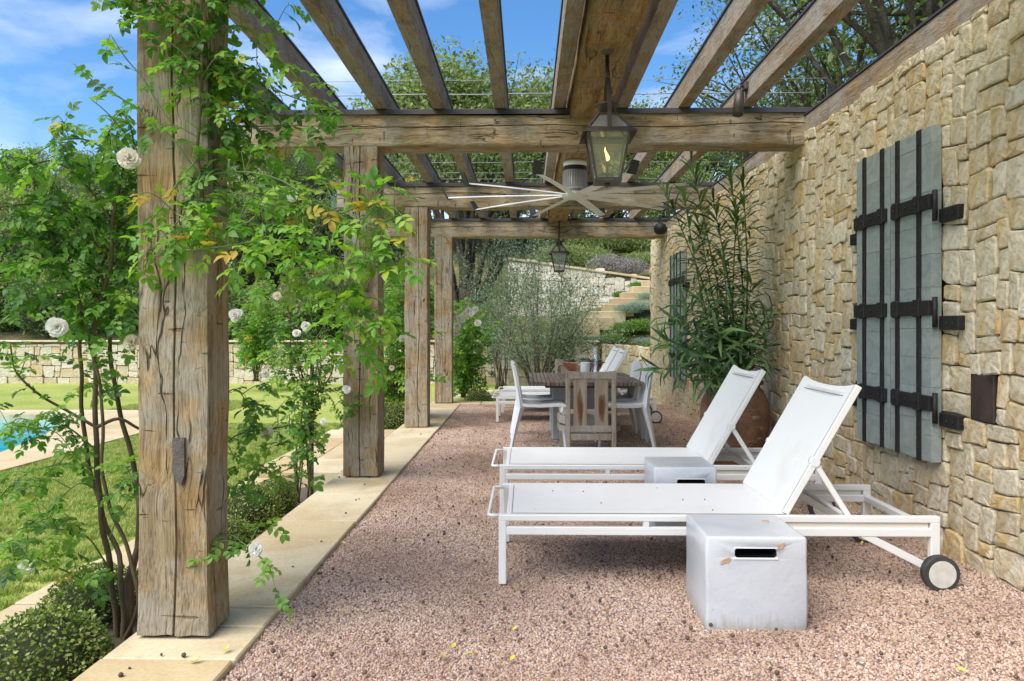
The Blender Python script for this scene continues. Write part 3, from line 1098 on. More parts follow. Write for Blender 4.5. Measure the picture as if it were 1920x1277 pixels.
# ------------------------------------------------------------------ pergola
def timber(L, w, h, seed, crack=None, seg=0.07, amp=1.0, wane=0.02):
    """rough-sawn timber along local Z, w across X, h across Y; crack = (face offset, depth) on the -Y face"""
    rng = random.Random(seed)
    n = max(4, int(L / seg))
    mb = MB()
    vs, fs = [], []
    sides = 5
    for i in range(n + 1):
        z = L * i / n
        ring = []
        xc = crack[0] + 0.024 * noise.noise(Vector((z * 1.1, seed, 2))) + 0.005 * noise.noise(Vector((z * 7, seed, 9))) if crack else 0
        x0, x1, y0, y1 = -w / 2, w / 2, -h / 2, h / 2
        if crack:
            fx = [x0, x0 + (xc - x0) * 0.12, x0 + (xc - x0) * 0.5, x0 + (xc - x0) * 0.85, xc - 0.0045, xc, xc + 0.0045, xc + (x1 - xc) * 0.15, xc + (x1 - xc) * 0.5, xc + (x1 - xc) * 0.88, x1]
        else:
            fx = [x0 + w * t for t in (0, 0.1, 0.35, 0.65, 0.9, 1)]
        front = [(x, y0) for x in fx]
        right = [(x1, y0 + h * t) for t in (0.1, 0.35, 0.65, 0.9)]
        back = [(x1 - w * t, y1) for t in (0, 0.1, 0.5, 0.9, 1)]
        left = [(x0, y1 - h * t) for t in (0.1, 0.35, 0.65, 0.9)]
        for (x, y) in front + right + back + left:
            p = Vector((x * 2.3, y * 2.3, z * 1.5 + seed * 5))
            d1 = noise.noise(p) * 0.010 * amp
            d2 = noise.noise(Vector((x * 13, y * 13, z * 6.5 + seed))) * 0.0035 * amp
            cx, cy = abs(x) / (w / 2), abs(y) / (h / 2)
            k = 1.0
            if cx > 0.99 and cy > 0.99:
                k = 1 - wane * (0.6 + max(0, noise.noise(Vector((x * 5, y * 5, z * 1.1 + seed)))) * 2.2)
            rr = math.hypot(x, y)
            s = k + (d1 + d2) / rr
            xx, yy = x * s, y * s
            if crack and abs(x - xc) < 0.001 and y == y0:
                cd = crack[1] * max(0.1, min(1, 0.8 + 0.9 * noise.noise(Vector((z * 0.8, seed, 4)))))
                yy = y0 + cd
            ring.append((xx, yy, z))
        vs += ring
    k = len(ring)
    for i in range(n):
        for j in range(k):
            j2 = (j + 1) % k
            fs.append((i * k + j, i * k + j2, (i + 1) * k + j2, (i + 1) * k + j))
    fs.append(tuple(range(k))[::-1])
    fs.append(tuple(n * k + j for j in range(k)))
    mb.add(vs, fs)
    return mb


def xform(mb, Mx):
    mb.v = [tuple(Mx @ Vector(p)) for p in mb.v]
    return mb


pergola = thing("pergola", (0.5, 6, 0), "rustic timber pergola with thick weathered posts, beams and rafters", "pergola")
POST_Y = [2.787, 5.81, 8.75, 11.6]
BEAM_Z0, BEAM_H = 2.555, 0.245
PXC = -1.278
for i, y in enumerate(POST_Y):
    pw_, pd_ = (0.262, 0.20) if i == 0 else (0.268, 0.268)
    PXC = -1.313 if i == 0 else -1.278
    yo_ = pd_ / 2
    mb = timber(BEAM_Z0 - 0.012, pw_, pd_, 40 + i, crack=((0.004, -0.005, 0.03, -0.02)[i], (0.05, 0.04, 0.02, 0.015)[i]), amp=(1.25 if i == 0 else 1.0))
    # the hewn foot of the first post flares a little
    if i == 0:
        mb.v = [(x * (1 + 0.05 * max(0, 0.75 - z)), yy * (1 + 0.05 * max(0, 0.75 - z)), z) for x, yy, z in mb.v]
    mb.v = [(x, yy, z + 0.012 + (0.006 * noise.noise(Vector((x * 20, yy * 20, i))) if z < 0.01 else 0)) for x, yy, z in mb.v]
    xform(mb, Matrix.Translation((PXC, y + yo_, 0)))
    post = mb.build("post", M['oak_z'], pergola, (PXC, y + yo_, 0))
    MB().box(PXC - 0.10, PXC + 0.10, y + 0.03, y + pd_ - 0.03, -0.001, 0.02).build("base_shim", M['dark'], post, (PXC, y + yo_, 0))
    if i == 0:
        # mortise scar: dark wooden plug in a cut pocket
        c = W(337, 865, y)
        yf = y - 0.012
        pr = [(-0.022, 0.088), (0.022, 0.088), (0.022, -0.05), (0.010, -0.088), (-0.012, -0.07), (-0.022, -0.03)]
        mb = MB().add([(c.x + u, yf, c.z + v) for u, v in pr] + [(c.x + u, y + 0.03, c.z + v) for u, v in pr], [tuple(range(6)), tuple(range(11, 5, -1))] + [(k, 6 + k, 6 + (k + 1) % 6, (k + 1) % 6) for k in range(6)])
        mb.f = [f[::-1] for f in mb.f]
        mb.build("mortise_plug", plain("plug_wood", (0.12, 0.105, 0.09), 0.9, 0, 0.4, 20, 0.6, 0.2, 0.01), post, tuple(c))

BX0, BX1 = -2.2, 2.30
for i, y in enumerate(POST_Y):
    mb = timber(BX1 - BX0, 0.245, 0.26, 60 + i, crack=(0.03, 0.025), amp=1.3, wane=0.035)
    # local Z -> world X, local X -> world Z, local -Y -> world -Y
    Mx = Matrix(((0, 0, 1, BX0), (0, 1, 0, y + 0.134), (1, 0, 0, BEAM_Z0 + BEAM_H / 2), (0, 0, 0, 1)))
    xform(mb, Mx)
    mb.f = [f[::-1] for f in mb.f]
    c = (0, y + 0.134, BEAM_Z0 + BEAM_H / 2)
    bm = mb.build("crossbeam", M['oak_x'], pergola, c)
    fl = MB().box(BX0 - 0.01, BX1, y - 0.012, y + 0.28, BEAM_Z0 + BEAM_H + 0.004, BEAM_Z0 + BEAM_H + 0.034, 0.003)
    fl.box(BX0 - 0.01, BX1, y - 0.016, y - 0.0125, BEAM_Z0 + BEAM_H - 0.006, BEAM_Z0 + BEAM_H + 0.03)
    fl.build("flashing", M['flash'], bm, c)

RZ = BEAM_Z0 + BEAM_H + 0.038
for k, x in enumerate((-2.05, -1.57, -1.12, -0.672, -0.20, 0.255, 0.735, 1.205, 1.675, 2.17)):
    y0, y1 = 2.35, 12.05
    w, h = 0.094, 0.155
    mb = timber(y1 - y0, w, h, 80 + k, amp=0.28, wane=0.012, seg=0.25)
    zb = RZ if k < 9 else WALL_H - 0.025
    hz = h
    Mx = Matrix(((1, 0, 0, x), (0, 0, 1, y0), (0, -hz / h, 0, zb + hz / 2), (0, 0, 0, 1)))
    xform(mb, Mx)
    if Mx.to_3x3().determinant() < 0:
        mb.f = [f[::-1] for f in mb.f]
    rf = mb.build("rafter", M['cedar_y'], pergola, (x, 6, RZ))
    MB().box(x - 0.056, x + 0.056, y0 - 0.01, y1 + 0.01, zb + hz + 0.003, zb + hz + 0.016).build("flashing", M['flash'], rf, (x, 6, RZ))

RIDGE_X, RIDGE_B = 0.475, 2.765
mb = timber(9.75, 0.285, 0.30, 99, amp=1.9, wane=0.06)
xform(mb, Matrix(((1, 0, 0, RIDGE_X), (0, 0, 1, 2.3), (0, -1, 0, RIDGE_B + 0.15), (0, 0, 0, 1))))
ridge = mb.build("ridge_beam", M['oak_ridge'], pergola, (RIDGE_X, 6, RIDGE_B))
MB().box(RIDGE_X - 0.15, RIDGE_X + 0.15, 2.29, 12.06, RIDGE_B + 0.308, RIDGE_B + 0.32).build("flashing", M['flash'], ridge, (RIDGE_X, 6, RIDGE_B))


# ------------------------------------------------------------------ shutters
def shutter(y0, y1, hinge_near, label, seed, with_rivets=True):
    """one leaf on the wall between y0 and y1; hinge_near: pintles at the y0 side"""
    rng = random.Random(seed)
    xf, xb = WX - 0.065, WX - 0.012
    z0, z1 = SH_Z0, SH_Z1
    base = (xf, (y0 + y1) / 2, z0)
    sh = thing("window_shutter", base, label, "shutter", "window shutters on the tall stone wall")
    z = z0
    while z < z1 - 0.02:
        hh = rng.choice((0.17, 0.21, 0.245, 0.15, 0.26))
        zt = min(z1, z + hh)
        if z1 - zt < 0.06:
            zt = z1
        MB().box(xf + rng.uniform(0, 0.0018), xb, y0 + 0.002, y1 - 0.002, z + 0.0007, zt - 0.0007, 0.0009).build("plank", M['sage'], sh, (xf, (y0 + y1) / 2, (z + zt) / 2))
        z = zt
    wd = y1 - y0
    s1, s2 = y0 + wd * 0.27, y0 + wd * 0.80
    if not hinge_near:
        s1, s2 = y0 + wd * 0.20, y0 + wd * 0.73
    for s in (s1, s2):
        mb = MB().box(xf - 0.008, xf + 0.004, s - 0.0195, s + 0.0195, z0 - 0.004, z1 + 0.004, 0.002)
        if with_rivets:
            k = 0
            zz = z0 + 0.06
            while zz < z1 - 0.04:
                mb.box(xf - 0.013, xf - 0.006, s - 0.007, s + 0.007, zz - 0.007, zz + 0.007, 0.003)
                zz += 0.105
        mb.build("vertical_strap", M['iron'], sh, (xf, s, (z0 + z1) / 2))
    for zz in (z0 + 0.30, z0 + 0.785, z1 - 0.385):
        e0, e1 = (y0 - 0.005, s2 + 0.055) if hinge_near else (s1 - 0.055, y1 + 0.005)
        mb = MB().box(xf - 0.016, xf + 0.004, e0, e1, zz - 0.038, zz + 0.038, 0.003)
        for s in (s1, s2):
            mb.box(xf - 0.022, xf - 0.004, s - 0.033, s + 0.033, zz - 0.046, zz + 0.046, 0.004)
            mb.box(xf - 0.028, xf - 0.02, s - 0.009, s + 0.009, zz - 0.009, zz + 0.009, 0.004)
        s = (s1 + s2) / 2
        mb.box(xf - 0.023, xf - 0.014, s - 0.009, s + 0.009, zz - 0.009, zz + 0.009, 0.004)
        band = mb.build("hinge_band", M['iron'], sh, (xf, (y0 + y1) / 2, zz))
        hy = y0 - 0.012 if hinge_near else y1 + 0.012
        mp = MB().tube([(xf + 0.012, hy, zz - 0.10), (xf + 0.012, hy, zz + 0.055)], 0.013, 8)
        mp.build("hinge_pin", M['iron'], band, (xf, hy, zz))
        d = -0.16 if hinge_near else 0.16
        ya, yb = sorted((hy, hy + d))
        mp = MB().box(WX - 0.034, WX + 0.01, ya - 0.01, yb, zz - 0.112, zz - 0.042, 0.004)
        for t in (0.45, 0.8):
            mp.box(WX - 0.041, WX - 0.032, hy + d * t - 0.008, hy + d * t + 0.008, zz - 0.088, zz - 0.072, 0.003)
        mp.build("wall_plate", M['iron'], band, (xf, hy, zz))
    return sh


ym = (SH_Y0 + SH_Y1) / 2
shutter(SH_Y0, ym - 0.004, True, "sage green shutter leaf, nearer half of the large near pair", 1)
shutter(ym + 0.004, SH_Y1, False, "sage green shutter leaf, farther half of the large near pair", 2)
ym = (SH2_Y0 + SH2_Y1) / 2
shutter(SH2_Y0, ym - 0.004, True, "narrow looking distant shutter leaf behind the oleander, nearer half", 3, False)
shutter(ym + 0.004, SH2_Y1, False, "narrow looking distant shutter leaf near the wall's end, farther half", 4, False)

pl = MB().box(WX - 0.006, WX + 0.04, 3.460, 3.639, 0.720, 0.936, 0.003)
pl = pl.build("wall_plate", M['copper'], None, (WX, 3.55, 0.84))
tag(pl, "dark square metal cover plate set into the stone wall", "cover plate")

# ------------------------------------------------------------------ loungers
def make_lounger():
    t = thing("sun_lounger", (0, 0, 0), "white sun lounger", "sun lounger", "white sun loungers")
    Lg, Wd = 1.985, 0.72
    wa = M['white_alu']
    for y in (0.0, Wd - 0.034):
        mb = MB()
        mb.box(0, Lg, y, y + 0.034, 0.288, 0.316, 0.003)
        rail = mb.build("side_rail", wa, t)
        MB().box(0.035, Lg - 0.035, y + 0.001, y + 0.033, 0.225, 0.262, 0.003).build("lower_rail", wa, t)
        for x in (0.655, 1.27):
            MB().box(x, x + 0.026, y + 0.002, y + 0.032, 0.261, 0.289).build("spacer", wa, rail)
        MB().box(1.30, Lg - 0.05, y + 0.011, y + 0.023, 0.262, 0.288).build("channel", M['cream_alu'], rail)
        MB().box(0, 0.0345, y + 0.0005, y + 0.0335, 0.0, 0.289, 0.003).build("leg", wa, t)
        MB().box(Lg - 0.042, Lg - 0.0005, y + 0.0005, y + 0.0335, 0.06, 0.289, 0.003).build("leg", wa, t)
        yo = y - 0.008 if y == 0 else y + 0.042
        mb = MB().bar((1.64, y + 0.017, 0.235), (Lg - 0.03, y + 0.017, 0.075), 0.026, 0.034, 0.003)
        mb.build("wheel_arm", wa, t)
        s = -1 if y == 0 else 1
        yc = y + 0.017 + s * 0.036
        whl = MB().tube([(Lg - 0.013, yc - 0.021, 0.070), (Lg - 0.013, yc + 0.021, 0.070)], 0.078, 28, True).build("wheel", M['rubber'], t)
        MB().tube([(Lg - 0.013, yc - 0.024, 0.070), (Lg - 0.013, yc + 0.024, 0.070)], 0.060, 28, True).build("hub", M['hub_white'], whl)
        mb = MB().bar((1.445, y + (0.05 if y == 0 else -0.016), 0.545), (1.595, y + (0.05 if y == 0 else -0.016), 0.305), 0.018, 0.026, 0.003)
        mb.build("support_strut", wa, t)
        MB().tube([(1.44, y + (0.032 if y == 0 else -0.03), 0.555), (1.44, y + (0.066 if y == 0 else 0.0), 0.555)], 0.022, 12).build("strut_knuckle", wa, t)
    MB().tube([(1.595, 0.05, 0.30), (1.595, Wd - 0.05, 0.30)], 0.011, 8).build("support_bar", wa, t)
    MB().box(0.0355, 0.06, 0.034, Wd - 0.034, 0.285, 0.3155, 0.003).build("foot_bar", wa, t)
    MB().box(Lg - 0.04, Lg - 0.004, 0.034, Wd - 0.034, 0.23, 0.262, 0.003).build("head_bar", wa, t)
    MB().box(1.20, 1.23, 0.034, Wd - 0.034, 0.262, 0.287, 0.003).build("cross_bar", wa, t)
    hb = MB().tube([(0.003, 0.05, 0.302), (-0.038, 0.05, 0.302), (-0.048, 0.06, 0.302), (-0.048, Wd - 0.06, 0.302), (-0.038, Wd - 0.05, 0.302), (0.003, Wd - 0.05, 0.302)], 0.0085, 8)
    hb.build("handle", wa, t)
    # seat sling, sagging a little between the rails
    vs, fs = [], []
    nx, ny = 26, 8
    for i in range(nx + 1):
        for j in range(ny + 1):
            x = 0.062 + (1.30 - 0.062) * i / nx
            y = 0.032 + (Wd - 0.064) * j / ny
            sag = 0.015 * (1 - (2 * j / ny - 1) ** 2) * min(1, i / 3, (nx - i) / 3)
            vs.append((x, y, 0.3185 - sag))
    for i in range(nx):
        for j in range(ny):
            a = i * (ny + 1) + j
            fs.append((a, a + ny + 1, a + ny + 2, a + 1))
    n0 = len(vs)
    vs += [(x, y, z - 0.004) for x, y, z in vs]
    fs += [tuple(k + n0 for k in f[::-1]) for f in fs]
    MB().add(vs, fs, True).build("seat_sling", M['sling'], t)
    # backrest
    px, pz, tx, tz = 1.306, 0.318, 1.640, 0.900
    d = Vector((tx - px, 0, tz - pz))
    LB_ = d.length
    d.normalize()
    nrm = Vector((-d.z, 0, d.x))
    br = MB()
    for y in (0.036, Wd - 0.066):
        br.bar(Vector((px, y + 0.015, pz)), Vector((tx, y + 0.015, tz)), 0.030, 0.030, 0.003, up=nrm)
    br.bar(Vector((px, 0.066, pz + 0.006)), Vector((px, Wd - 0.066, pz + 0.006)), 0.024, 0.024, 0.002)
    e = Vector((tx, 0, tz)) - d * 0.05
    br.bar(Vector((e.x, 0.066, e.z)), Vector((e.x, Wd - 0.066, e.z)), 0.022, 0.022, 0.002)
    frame = br.build("backrest", wa, t)
    vs, fs = [], []
    nx, ny = 14, 10
    for i in range(nx + 1):
        for j in range(ny + 1):
            s = LB_ * (0.01 + 0.985 * i / nx)
            q = 2 * j / ny - 1
            if i == nx:
                s -= 0.018 * (1 - q * q)
            y = 0.044 + (Wd - 0.088) * j / ny
            sag = 0.016 * (1 - q * q)
            p = Vector((px, y, pz)) + d * s + nrm * (0.0185 - sag)
            vs.append(tuple(p))
    for i in range(nx):
        for j in range(ny):
            a = i * (ny + 1) + j
            fs.append((a, a + 1, a + ny + 2, a + ny + 1))
    n0 = len(vs)
    vs += [tuple(Vector(v) - nrm * 0.005) for v in vs]
    fs += [tuple(k + n0 for k in f[::-1]) for f in fs]
    MB().add(vs, fs, True).build("back_sling", M['sling'], frame)
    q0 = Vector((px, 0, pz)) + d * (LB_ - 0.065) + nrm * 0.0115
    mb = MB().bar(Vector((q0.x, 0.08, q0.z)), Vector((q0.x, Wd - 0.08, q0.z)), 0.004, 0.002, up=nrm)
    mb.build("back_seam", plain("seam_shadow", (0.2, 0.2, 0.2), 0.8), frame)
    return t


lg = make_lounger()
spots = [(-0.126, 3.435, "white sun lounger with raised back, nearest one beside the big glazed block"),
         (-0.165, 4.69, "white sun lounger with raised back, second one, with a pale block before it"),
         (-0.377, 9.39, "white sun lounger beyond the dining table, nearer of the far two"),
         (-0.345, 10.42, "white sun lounger beyond the dining table, the farthest one")]
for i, (x, y, lab) in enumerate(spots):
    o = lg if i == 0 else copy_tree(lg)
    o.location = (x, y, -0.012)
    o["label"] = lab


# ------------------------------------------------------------------ glazed blocks with a hand slot
def block(name, x0, x1, y0, y1, z1, label, slot, seed, chips_=True):
    b = thing(name, ((x0 + x1) / 2, (y0 + y1) / 2, -0.01), label, "side table", "white glazed stool blocks")
    rng = random.Random(seed)
    w, dd, h = x1 - x0, y1 - y0, z1
    # profile loop of a rounded, slightly wobbly box, as a lofted shell with a rounded top
    def loop(ins, z, wob):
        pts = []
        r = 0.012
        hw, hd = w / 2 - ins, dd / 2 - ins
        for cx, cy, a0 in ((hw - r, -hd + r, -90), (hw - r, hd - r, 0), (-hw + r, hd - r, 90), (-hw + r, -hd + r, 180)):
            for k in range(4):
                a = math.radians(a0 + 30 * k)
                pts.append((cx + r * math.cos(a), cy + r * math.sin(a), z))
        out = []
        for (x, y, z_) in pts:
            n1 = noise.noise(Vector((x * 5, y * 5, z_ * 5 + seed)))
            out.append((x * (1 + wob * n1), y * (1 + wob * n1), z_ + 0.3 * wob * n1))
        return out
    lv = [(0.004, -0.02), (0.0, 0.01), (0.0, h * 0.25), (0.0, h * 0.5), (0.0, h * 0.75), (0.0, h - 0.010), (0.003, h - 0.003), (0.012, h)]
    loops = [loop(i_, z_, 0.018) for i_, z_ in lv]
    n = len(loops[0])
    vs = [p for l in loops for p in l]
    fs = []
    for i in range(len(loops) - 1):
        for k in range(n):
            k2 = (k + 1) % n
            fs.append((i * n + k, i * n + k2, (i + 1) * n + k2, (i + 1) * n + k))
    fs.append(tuple((len(loops) - 1) * n + k for k in range(n)))
    mb = MB().add(vs, fs)
    mb.s = [i < (len(loops) - 1) * n for i in range(len(fs))]
    body = mb.build("body", M['glaze'], b)
    sx, sz, sw, sh = slot
    # cut the slot through the front wall
    cut = MB().box(sx - sw / 2, sx + sw / 2, -dd / 2 - 0.05, dd / 2 - 0.03, sz - sh / 2, sz + sh / 2, 0.008)
    cme = bpy.data.meshes.new("slot_cut")
    cme.from_pydata(cut.v, [], cut.f)
    cme.materials.append(M['dark'])
    cobj = bpy.data.objects.new("slot_cut", cme)
    COL.objects.link(cobj)
    body_loc = b.location.copy()
    cobj.location = body_loc
    md_ = body.modifiers.new("cut", 'BOOLEAN')
    md_.object = cobj
    md_.operation = 'DIFFERENCE'
    md_.solver = 'EXACT'
    md_.material_mode = 'TRANSFER'
    bpy.context.view_layer.update()
    dg = bpy.context.evaluated_depsgraph_get()
    new = bpy.data.meshes.new_from_object(body.evaluated_get(dg))
    body.modifiers.clear()
    body.data = new
    bpy.data.objects.remove(cobj)
    yf = -dd / 2 - 0.0035
    # glazed lip round the slot
    lip = MB()
    for (xa, xb, za, zb) in ((sx - sw / 2 - .006, sx + sw / 2 + .006, sz - sh / 2 - .007, sz - sh / 2), (sx - sw / 2 - .004, sx + sw / 2 + .004, sz + sh / 2, sz + sh / 2 + .003)):
        lip.box(xa, xb, yf, -dd / 2 + 0.02, za, zb, 0.0012)
    lip.build("slot_lip", M['candle'], b)
    if chips_:
        for (cx, cz, ang, ln) in ((sx - sw / 2 - 0.035, sz - sh / 2 - 0.012, 35, 0.05), (sx + sw / 2 + 0.014, sz + sh / 2 + 0.006, 50, 0.04)):
            pts = []
            for k in range(9):
                a = 2 * math.pi * k / 9
                rr = rng.uniform(0.75, 1.2)
                u, v = ln / 2 * math.cos(a) * rr, 0.0085 * math.sin(a) * rng.uniform(0.5, 1.4)
                ca, sa = math.cos(math.radians(ang)), math.sin(math.radians(ang))
                pts.append((cx + u * ca - v * sa, cz + u * sa + v * ca))
            mb = MB().add([(p, yf + 0.0006, q) for p, q in pts] + [(p, yf + 0.008, q) for p, q in pts], [tuple(range(9)), tuple(range(17, 8, -1))] + [(k, 9 + k, 9 + (k + 1) % 9, (k + 1) % 9) for k in range(9)])
            mb.build("clay_chip", M['bare_clay'], b)
        mb = MB().lathe([(0.0, 0.0025), (0.013, 0.0025), (0.016, 0.0)], 12, (0.11, 0.06, h - 0.0005))
        mb.build("top_scar", M['bare_clay'], b)
    return b


block("stool_block", 0.698, 1.092, 2.958, 3.328, 0.350, "large white glazed ceramic block with chipped hand slot, nearest the camera", (-0.005, 0.288, 0.162, 0.036), 4)
block("stool_block", 0.712, 1.062, 4.235, 4.60, 0.388, "smaller pale grey glazed block standing between the two near loungers", (0.03, 0.305, 0.155, 0.030), 9, False)


# ------------------------------------------------------------------ dining group
TX0, TX1, TY0, TY1, TZ = 0.03, 1.172, 7.52, 9.18, 0.617
tb = thing("dining_table", ((TX0 + TX1) / 2, 8.3, -0.015), "weathered slatted teak dining table on a pale pedestal", "table")
NS = 27
sw_ = (TX1 - TX0) / NS
for k in range(NS):
    x = TX0 + sw_ * k
    MB().box(x + 0.0035, x + sw_ - 0.0035, TY0 + R.uniform(-0.002, 0.002), TY1, TZ - 0.036, TZ, 0.002).build("slat", M['teak_y'], tb, (x, 8.3, TZ))
MB().box(TX0 + 0.16, TX1 - 0.16, TY0 + 0.06, TY1 - 0.06, TZ - 0.062, TZ - 0.038).build("apron", plain("dark_apron", (0.10, 0.065, 0.045), 0.8), tb, (0.6, 8.3, TZ))
for y in (7.95, 8.62):
    MB().box(0.27, 0.93, y, y + 0.16, -0.02, TZ - 0.062, 0.01).build("pedestal_slab", plain("pale_concrete", (0.48, 0.485, 0.48), 0.8, 0, 0.1), tb, (0.6, y, 0))


def resin_chair():
    t = thing("dining_chair", (0, 0, 0), "white moulded chair", "chair", "white moulded dining chairs")
    wm = M['chair_white']
    w = 0.44
    # seat: curved slab
    prof = [(-0.01, 0.425), (0.08, 0.412), (0.2, 0.408), (0.32, 0.415), (0.42, 0.418), (0.455, 0.402)]
    vs, fs = [], []
    ny = 6
    for (x, z) in prof:
        for j in range(ny + 1):
            q = 2 * j / ny - 1
            vs.append((x, q * w / 2 * (1 - 0.05 * (x < 0.05)), z + 0.012 * q * q))
    for i in range(len(prof) - 1):
        for j in range(ny):
            a = i * (ny + 1) + j
            fs.append((a, a + ny + 1, a + ny + 2, a + 1))
    n0 = len(vs)
    vs += [(x, y, z - 0.028) for x, y, z in vs]
    fs += [tuple(k + n0 for k in f[::-1]) for f in fs]
    rim = [j for j in range(ny + 1)] + [i * (ny + 1) + ny for i in range(1, len(prof))] + [(len(prof) - 1) * (ny + 1) + j for j in range(ny - 1, -1, -1)] + [i * (ny + 1) for i in range(len(prof) - 2, 0, -1)]
    for a, b in zip(rim, rim[1:] + rim[:1]):
        fs.append((b, a, a + n0, b + n0))
    MB().add(vs, fs, False).build("seat", wm, t)
    # back panel with a gentle curve
    bp = [(-0.005, 0.40), (-0.018, 0.5), (-0.034, 0.6), (-0.052, 0.7), (-0.075, 0.805)]
    vs, fs = [], []
    for (x, z) in bp:
        for j in range(ny + 1):
            q = 2 * j / ny - 1
            vs.append((x - 0.022 * (1 - q * q), q * w / 2 * 0.97, z))
    for i in range(len(bp) - 1):
        for j in range(ny):
            a = i * (ny + 1) + j
            fs.append((a, a + 1, a + ny + 2, a + ny + 1))
    n0 = len(vs)
    vs += [(x + 0.026, y, z) for x, y, z in vs]
    fs += [tuple(k + n0 for k in f[::-1]) for f in fs]
    rim = [j for j in range(ny + 1)] + [i * (ny + 1) + ny for i in range(1, len(bp))] + [(len(bp) - 1) * (ny + 1) + j for j in range(ny - 1, -1, -1)] + [i * (ny + 1) for i in range(len(bp) - 2, 0, -1)]
    for a, b in zip(rim, rim[1:] + rim[:1]):
        fs.append((a, b, b + n0, a + n0))
    MB().add(vs, fs, False).build("backrest", wm, t)
    for s in (-1, 1):
        yy = s * (w / 2 - 0.022)
        MB().tube([(-0.085, yy + s * 0.012, -0.0), (-0.045, yy + s * 0.006, 0.2), (0.0, yy, 0.39), (-0.012, yy, 0.5), (-0.06, yy, 0.79)], [0.018, 0.026, 0.036, 0.026, 0.017], 4, True, False).build("rear_leg", wm, t)
        MB().tube([(0.445, yy + s * 0.006, 0.0), (0.43, yy, 0.2), (0.415, yy, 0.40)], [0.017, 0.024, 0.034], 4, True, False).build("front_leg", wm, t)
    return t


rc = resin_chair()
for i, (x, y, rz, lab) in enumerate(((-0.06, 7.60, 0, "white moulded chair on the table's left side, nearer one"), (-0.075, 8.22, 0.03, "white moulded chair on the table's left side, farther one"),
                                     (1.155, 7.55, math.pi, "white moulded chair on the table's right side, nearer one"), (1.14, 8.2, math.pi + 0.04, "white moulded chair on the table's right side, farther one"))):
    o = rc if i == 0 else copy_tree(rc)
    o.location = (x, y, -0.012)
    o.rotation_euler = (0, 0, rz)
    o["label"] = lab


def teak_chair():
    t = thing("wooden_chair", (0, 0, 0), "weathered wooden chair", "chair", "weathered wooden end chairs")
    wm = M['teak_z']
    hw = 0.232
    for s in (-1, 1):
        MB().bar((s * (hw - 0.02), 0.0, 0.0), (s * (hw - 0.02), -0.0, 0.745), 0.042, 0.045, 0.004).build("back_post", wm, t)
        MB().box(s * 0.245 - 0.025, s * 0.245 + 0.025, 0.44, 0.49, 0.0, 0.335, 0.004).build("front_leg", wm, t)
        # side apron, bowed outward
        pts = [(s * (hw - 0.005), 0.025), (s * (hw + 0.045), 0.14), (s * (hw + 0.055), 0.3), (s * (hw + 0.03), 0.46)]
        mb = MB()
        for z0, z1 in ((0.20, 0.255), (0.275, 0.345)):
            for (p, q) in zip(pts[:-1], pts[1:]):
                mb.bar((p[0], p[1], (z0 + z1) / 2), (q[0], q[1], (z0 + z1) / 2), 0.024, z1 - z0)
        mb.build("side_apron", wm, t)
    # curved top rail
    mb = MB()
    vs, fs = [], []
    n = 10
    for i in range(n + 1):
        q = 2 * i / n - 1
        x = q * hw
        zt = 0.758 + 0.012 * q * q
        zb = 0.700 - 0.004 * q * q
        yb = 0.02 * (1 - q * q)
        vs += [(x, -0.026 + yb, zb), (x, -0.026 + yb, zt), (x, 0.02 + yb, zt), (x, 0.02 + yb, zb)]
    for i in range(n):
        a = 4 * i
        for k in range(4):
            k2 = (k + 1) % 4
            fs.append((a + k, a + 4 + k, a + 4 + k2, a + k2))
    fs += [(0, 1, 2, 3), tuple(4 * n + k for k in (3, 2, 1, 0))]
    MB().add(vs, fs).build("top_rail", wm, t)
    for x in (-0.098, 0.098):
        MB().box(-0.062, 0.062, -0.012, 0.012, -0.23, 0.23, 0.003).build("back_slat", M['teak_stain'], t).location = (x, 0.008, 0.475)
    for z0, z1 in ((0.205, 0.262), (0.128, 0.188)):
        MB().box(-hw + 0.042, hw - 0.042, -0.014, 0.014, z0, z1, 0.003).build("back_rail", wm, t)
    for k in range(6):
        MB().box(-0.25, 0.25, 0.06 + 0.072 * k, 0.125 + 0.072 * k, 0.345, 0.365, 0.003).build("seat_slat", wm, t)
    return t


tc_ = teak_chair()
tc_.location = (0.597, 7.02, -0.012)
tc_["label"] = "weathered wooden slat-back chair at the near end of the table"
o = copy_tree(tc_)
o.location = (0.60, 9.72, -0.012)
o.rotation_euler = (0, 0, math.pi)
o["label"] = "weathered wooden chair at the far end of the table"

# planted bowl, hurricane glass and candle
bc = W(1092, 690, 8.5)
bw = thing("planter_bowl", (bc.x, bc.y, TZ), "shallow terracotta bowl on the dining table planted with succulents", "planter")
MB().lathe([(0.0, 0.0), (0.10, 0.0), (0.12, 0.012), (0.19, 0.10), (0.232, 0.15), (0.236, 0.165), (0.222, 0.165), (0.20, 0.13), (0.0, 0.13)], 32).build("bowl", M['clay_bowl'], bw)


def rosette(r, n, seed):
    rng = random.Random(seed)
    mb = MB()
    for ring in range(4):
        cnt = 6 + ring
        for k in range(cnt):
            a = 2 * math.pi * (k + 0.5 * ring) / cnt + rng.uniform(-.1, .1)
            el = math.radians(75 - 20 * ring + rng.uniform(-5, 5))
            L_ = r * (0.5 + 0.17 * ring)
            d_ = Vector((math.cos(a) * math.cos(el), math.sin(a) * math.cos(el), math.sin(el)))
            s_ = Vector((-math.sin(a), math.cos(a), 0)) * L_ * 0.26
            up_ = d_.cross(s_).normalized() * L_ * 0.05
            b_ = d_ * 0.1 * L_
            mb.add([b_, b_ + d_ * L_ * 0.55 + s_ - up_, d_ * L_, b_ + d_ * L_ * 0.55 - s_ - up_, b_ + d_ * L_ * 0.5 + up_], [(0, 1, 4), (1, 2, 4), (2, 3, 4), (3, 0, 4)], True)
    return mb


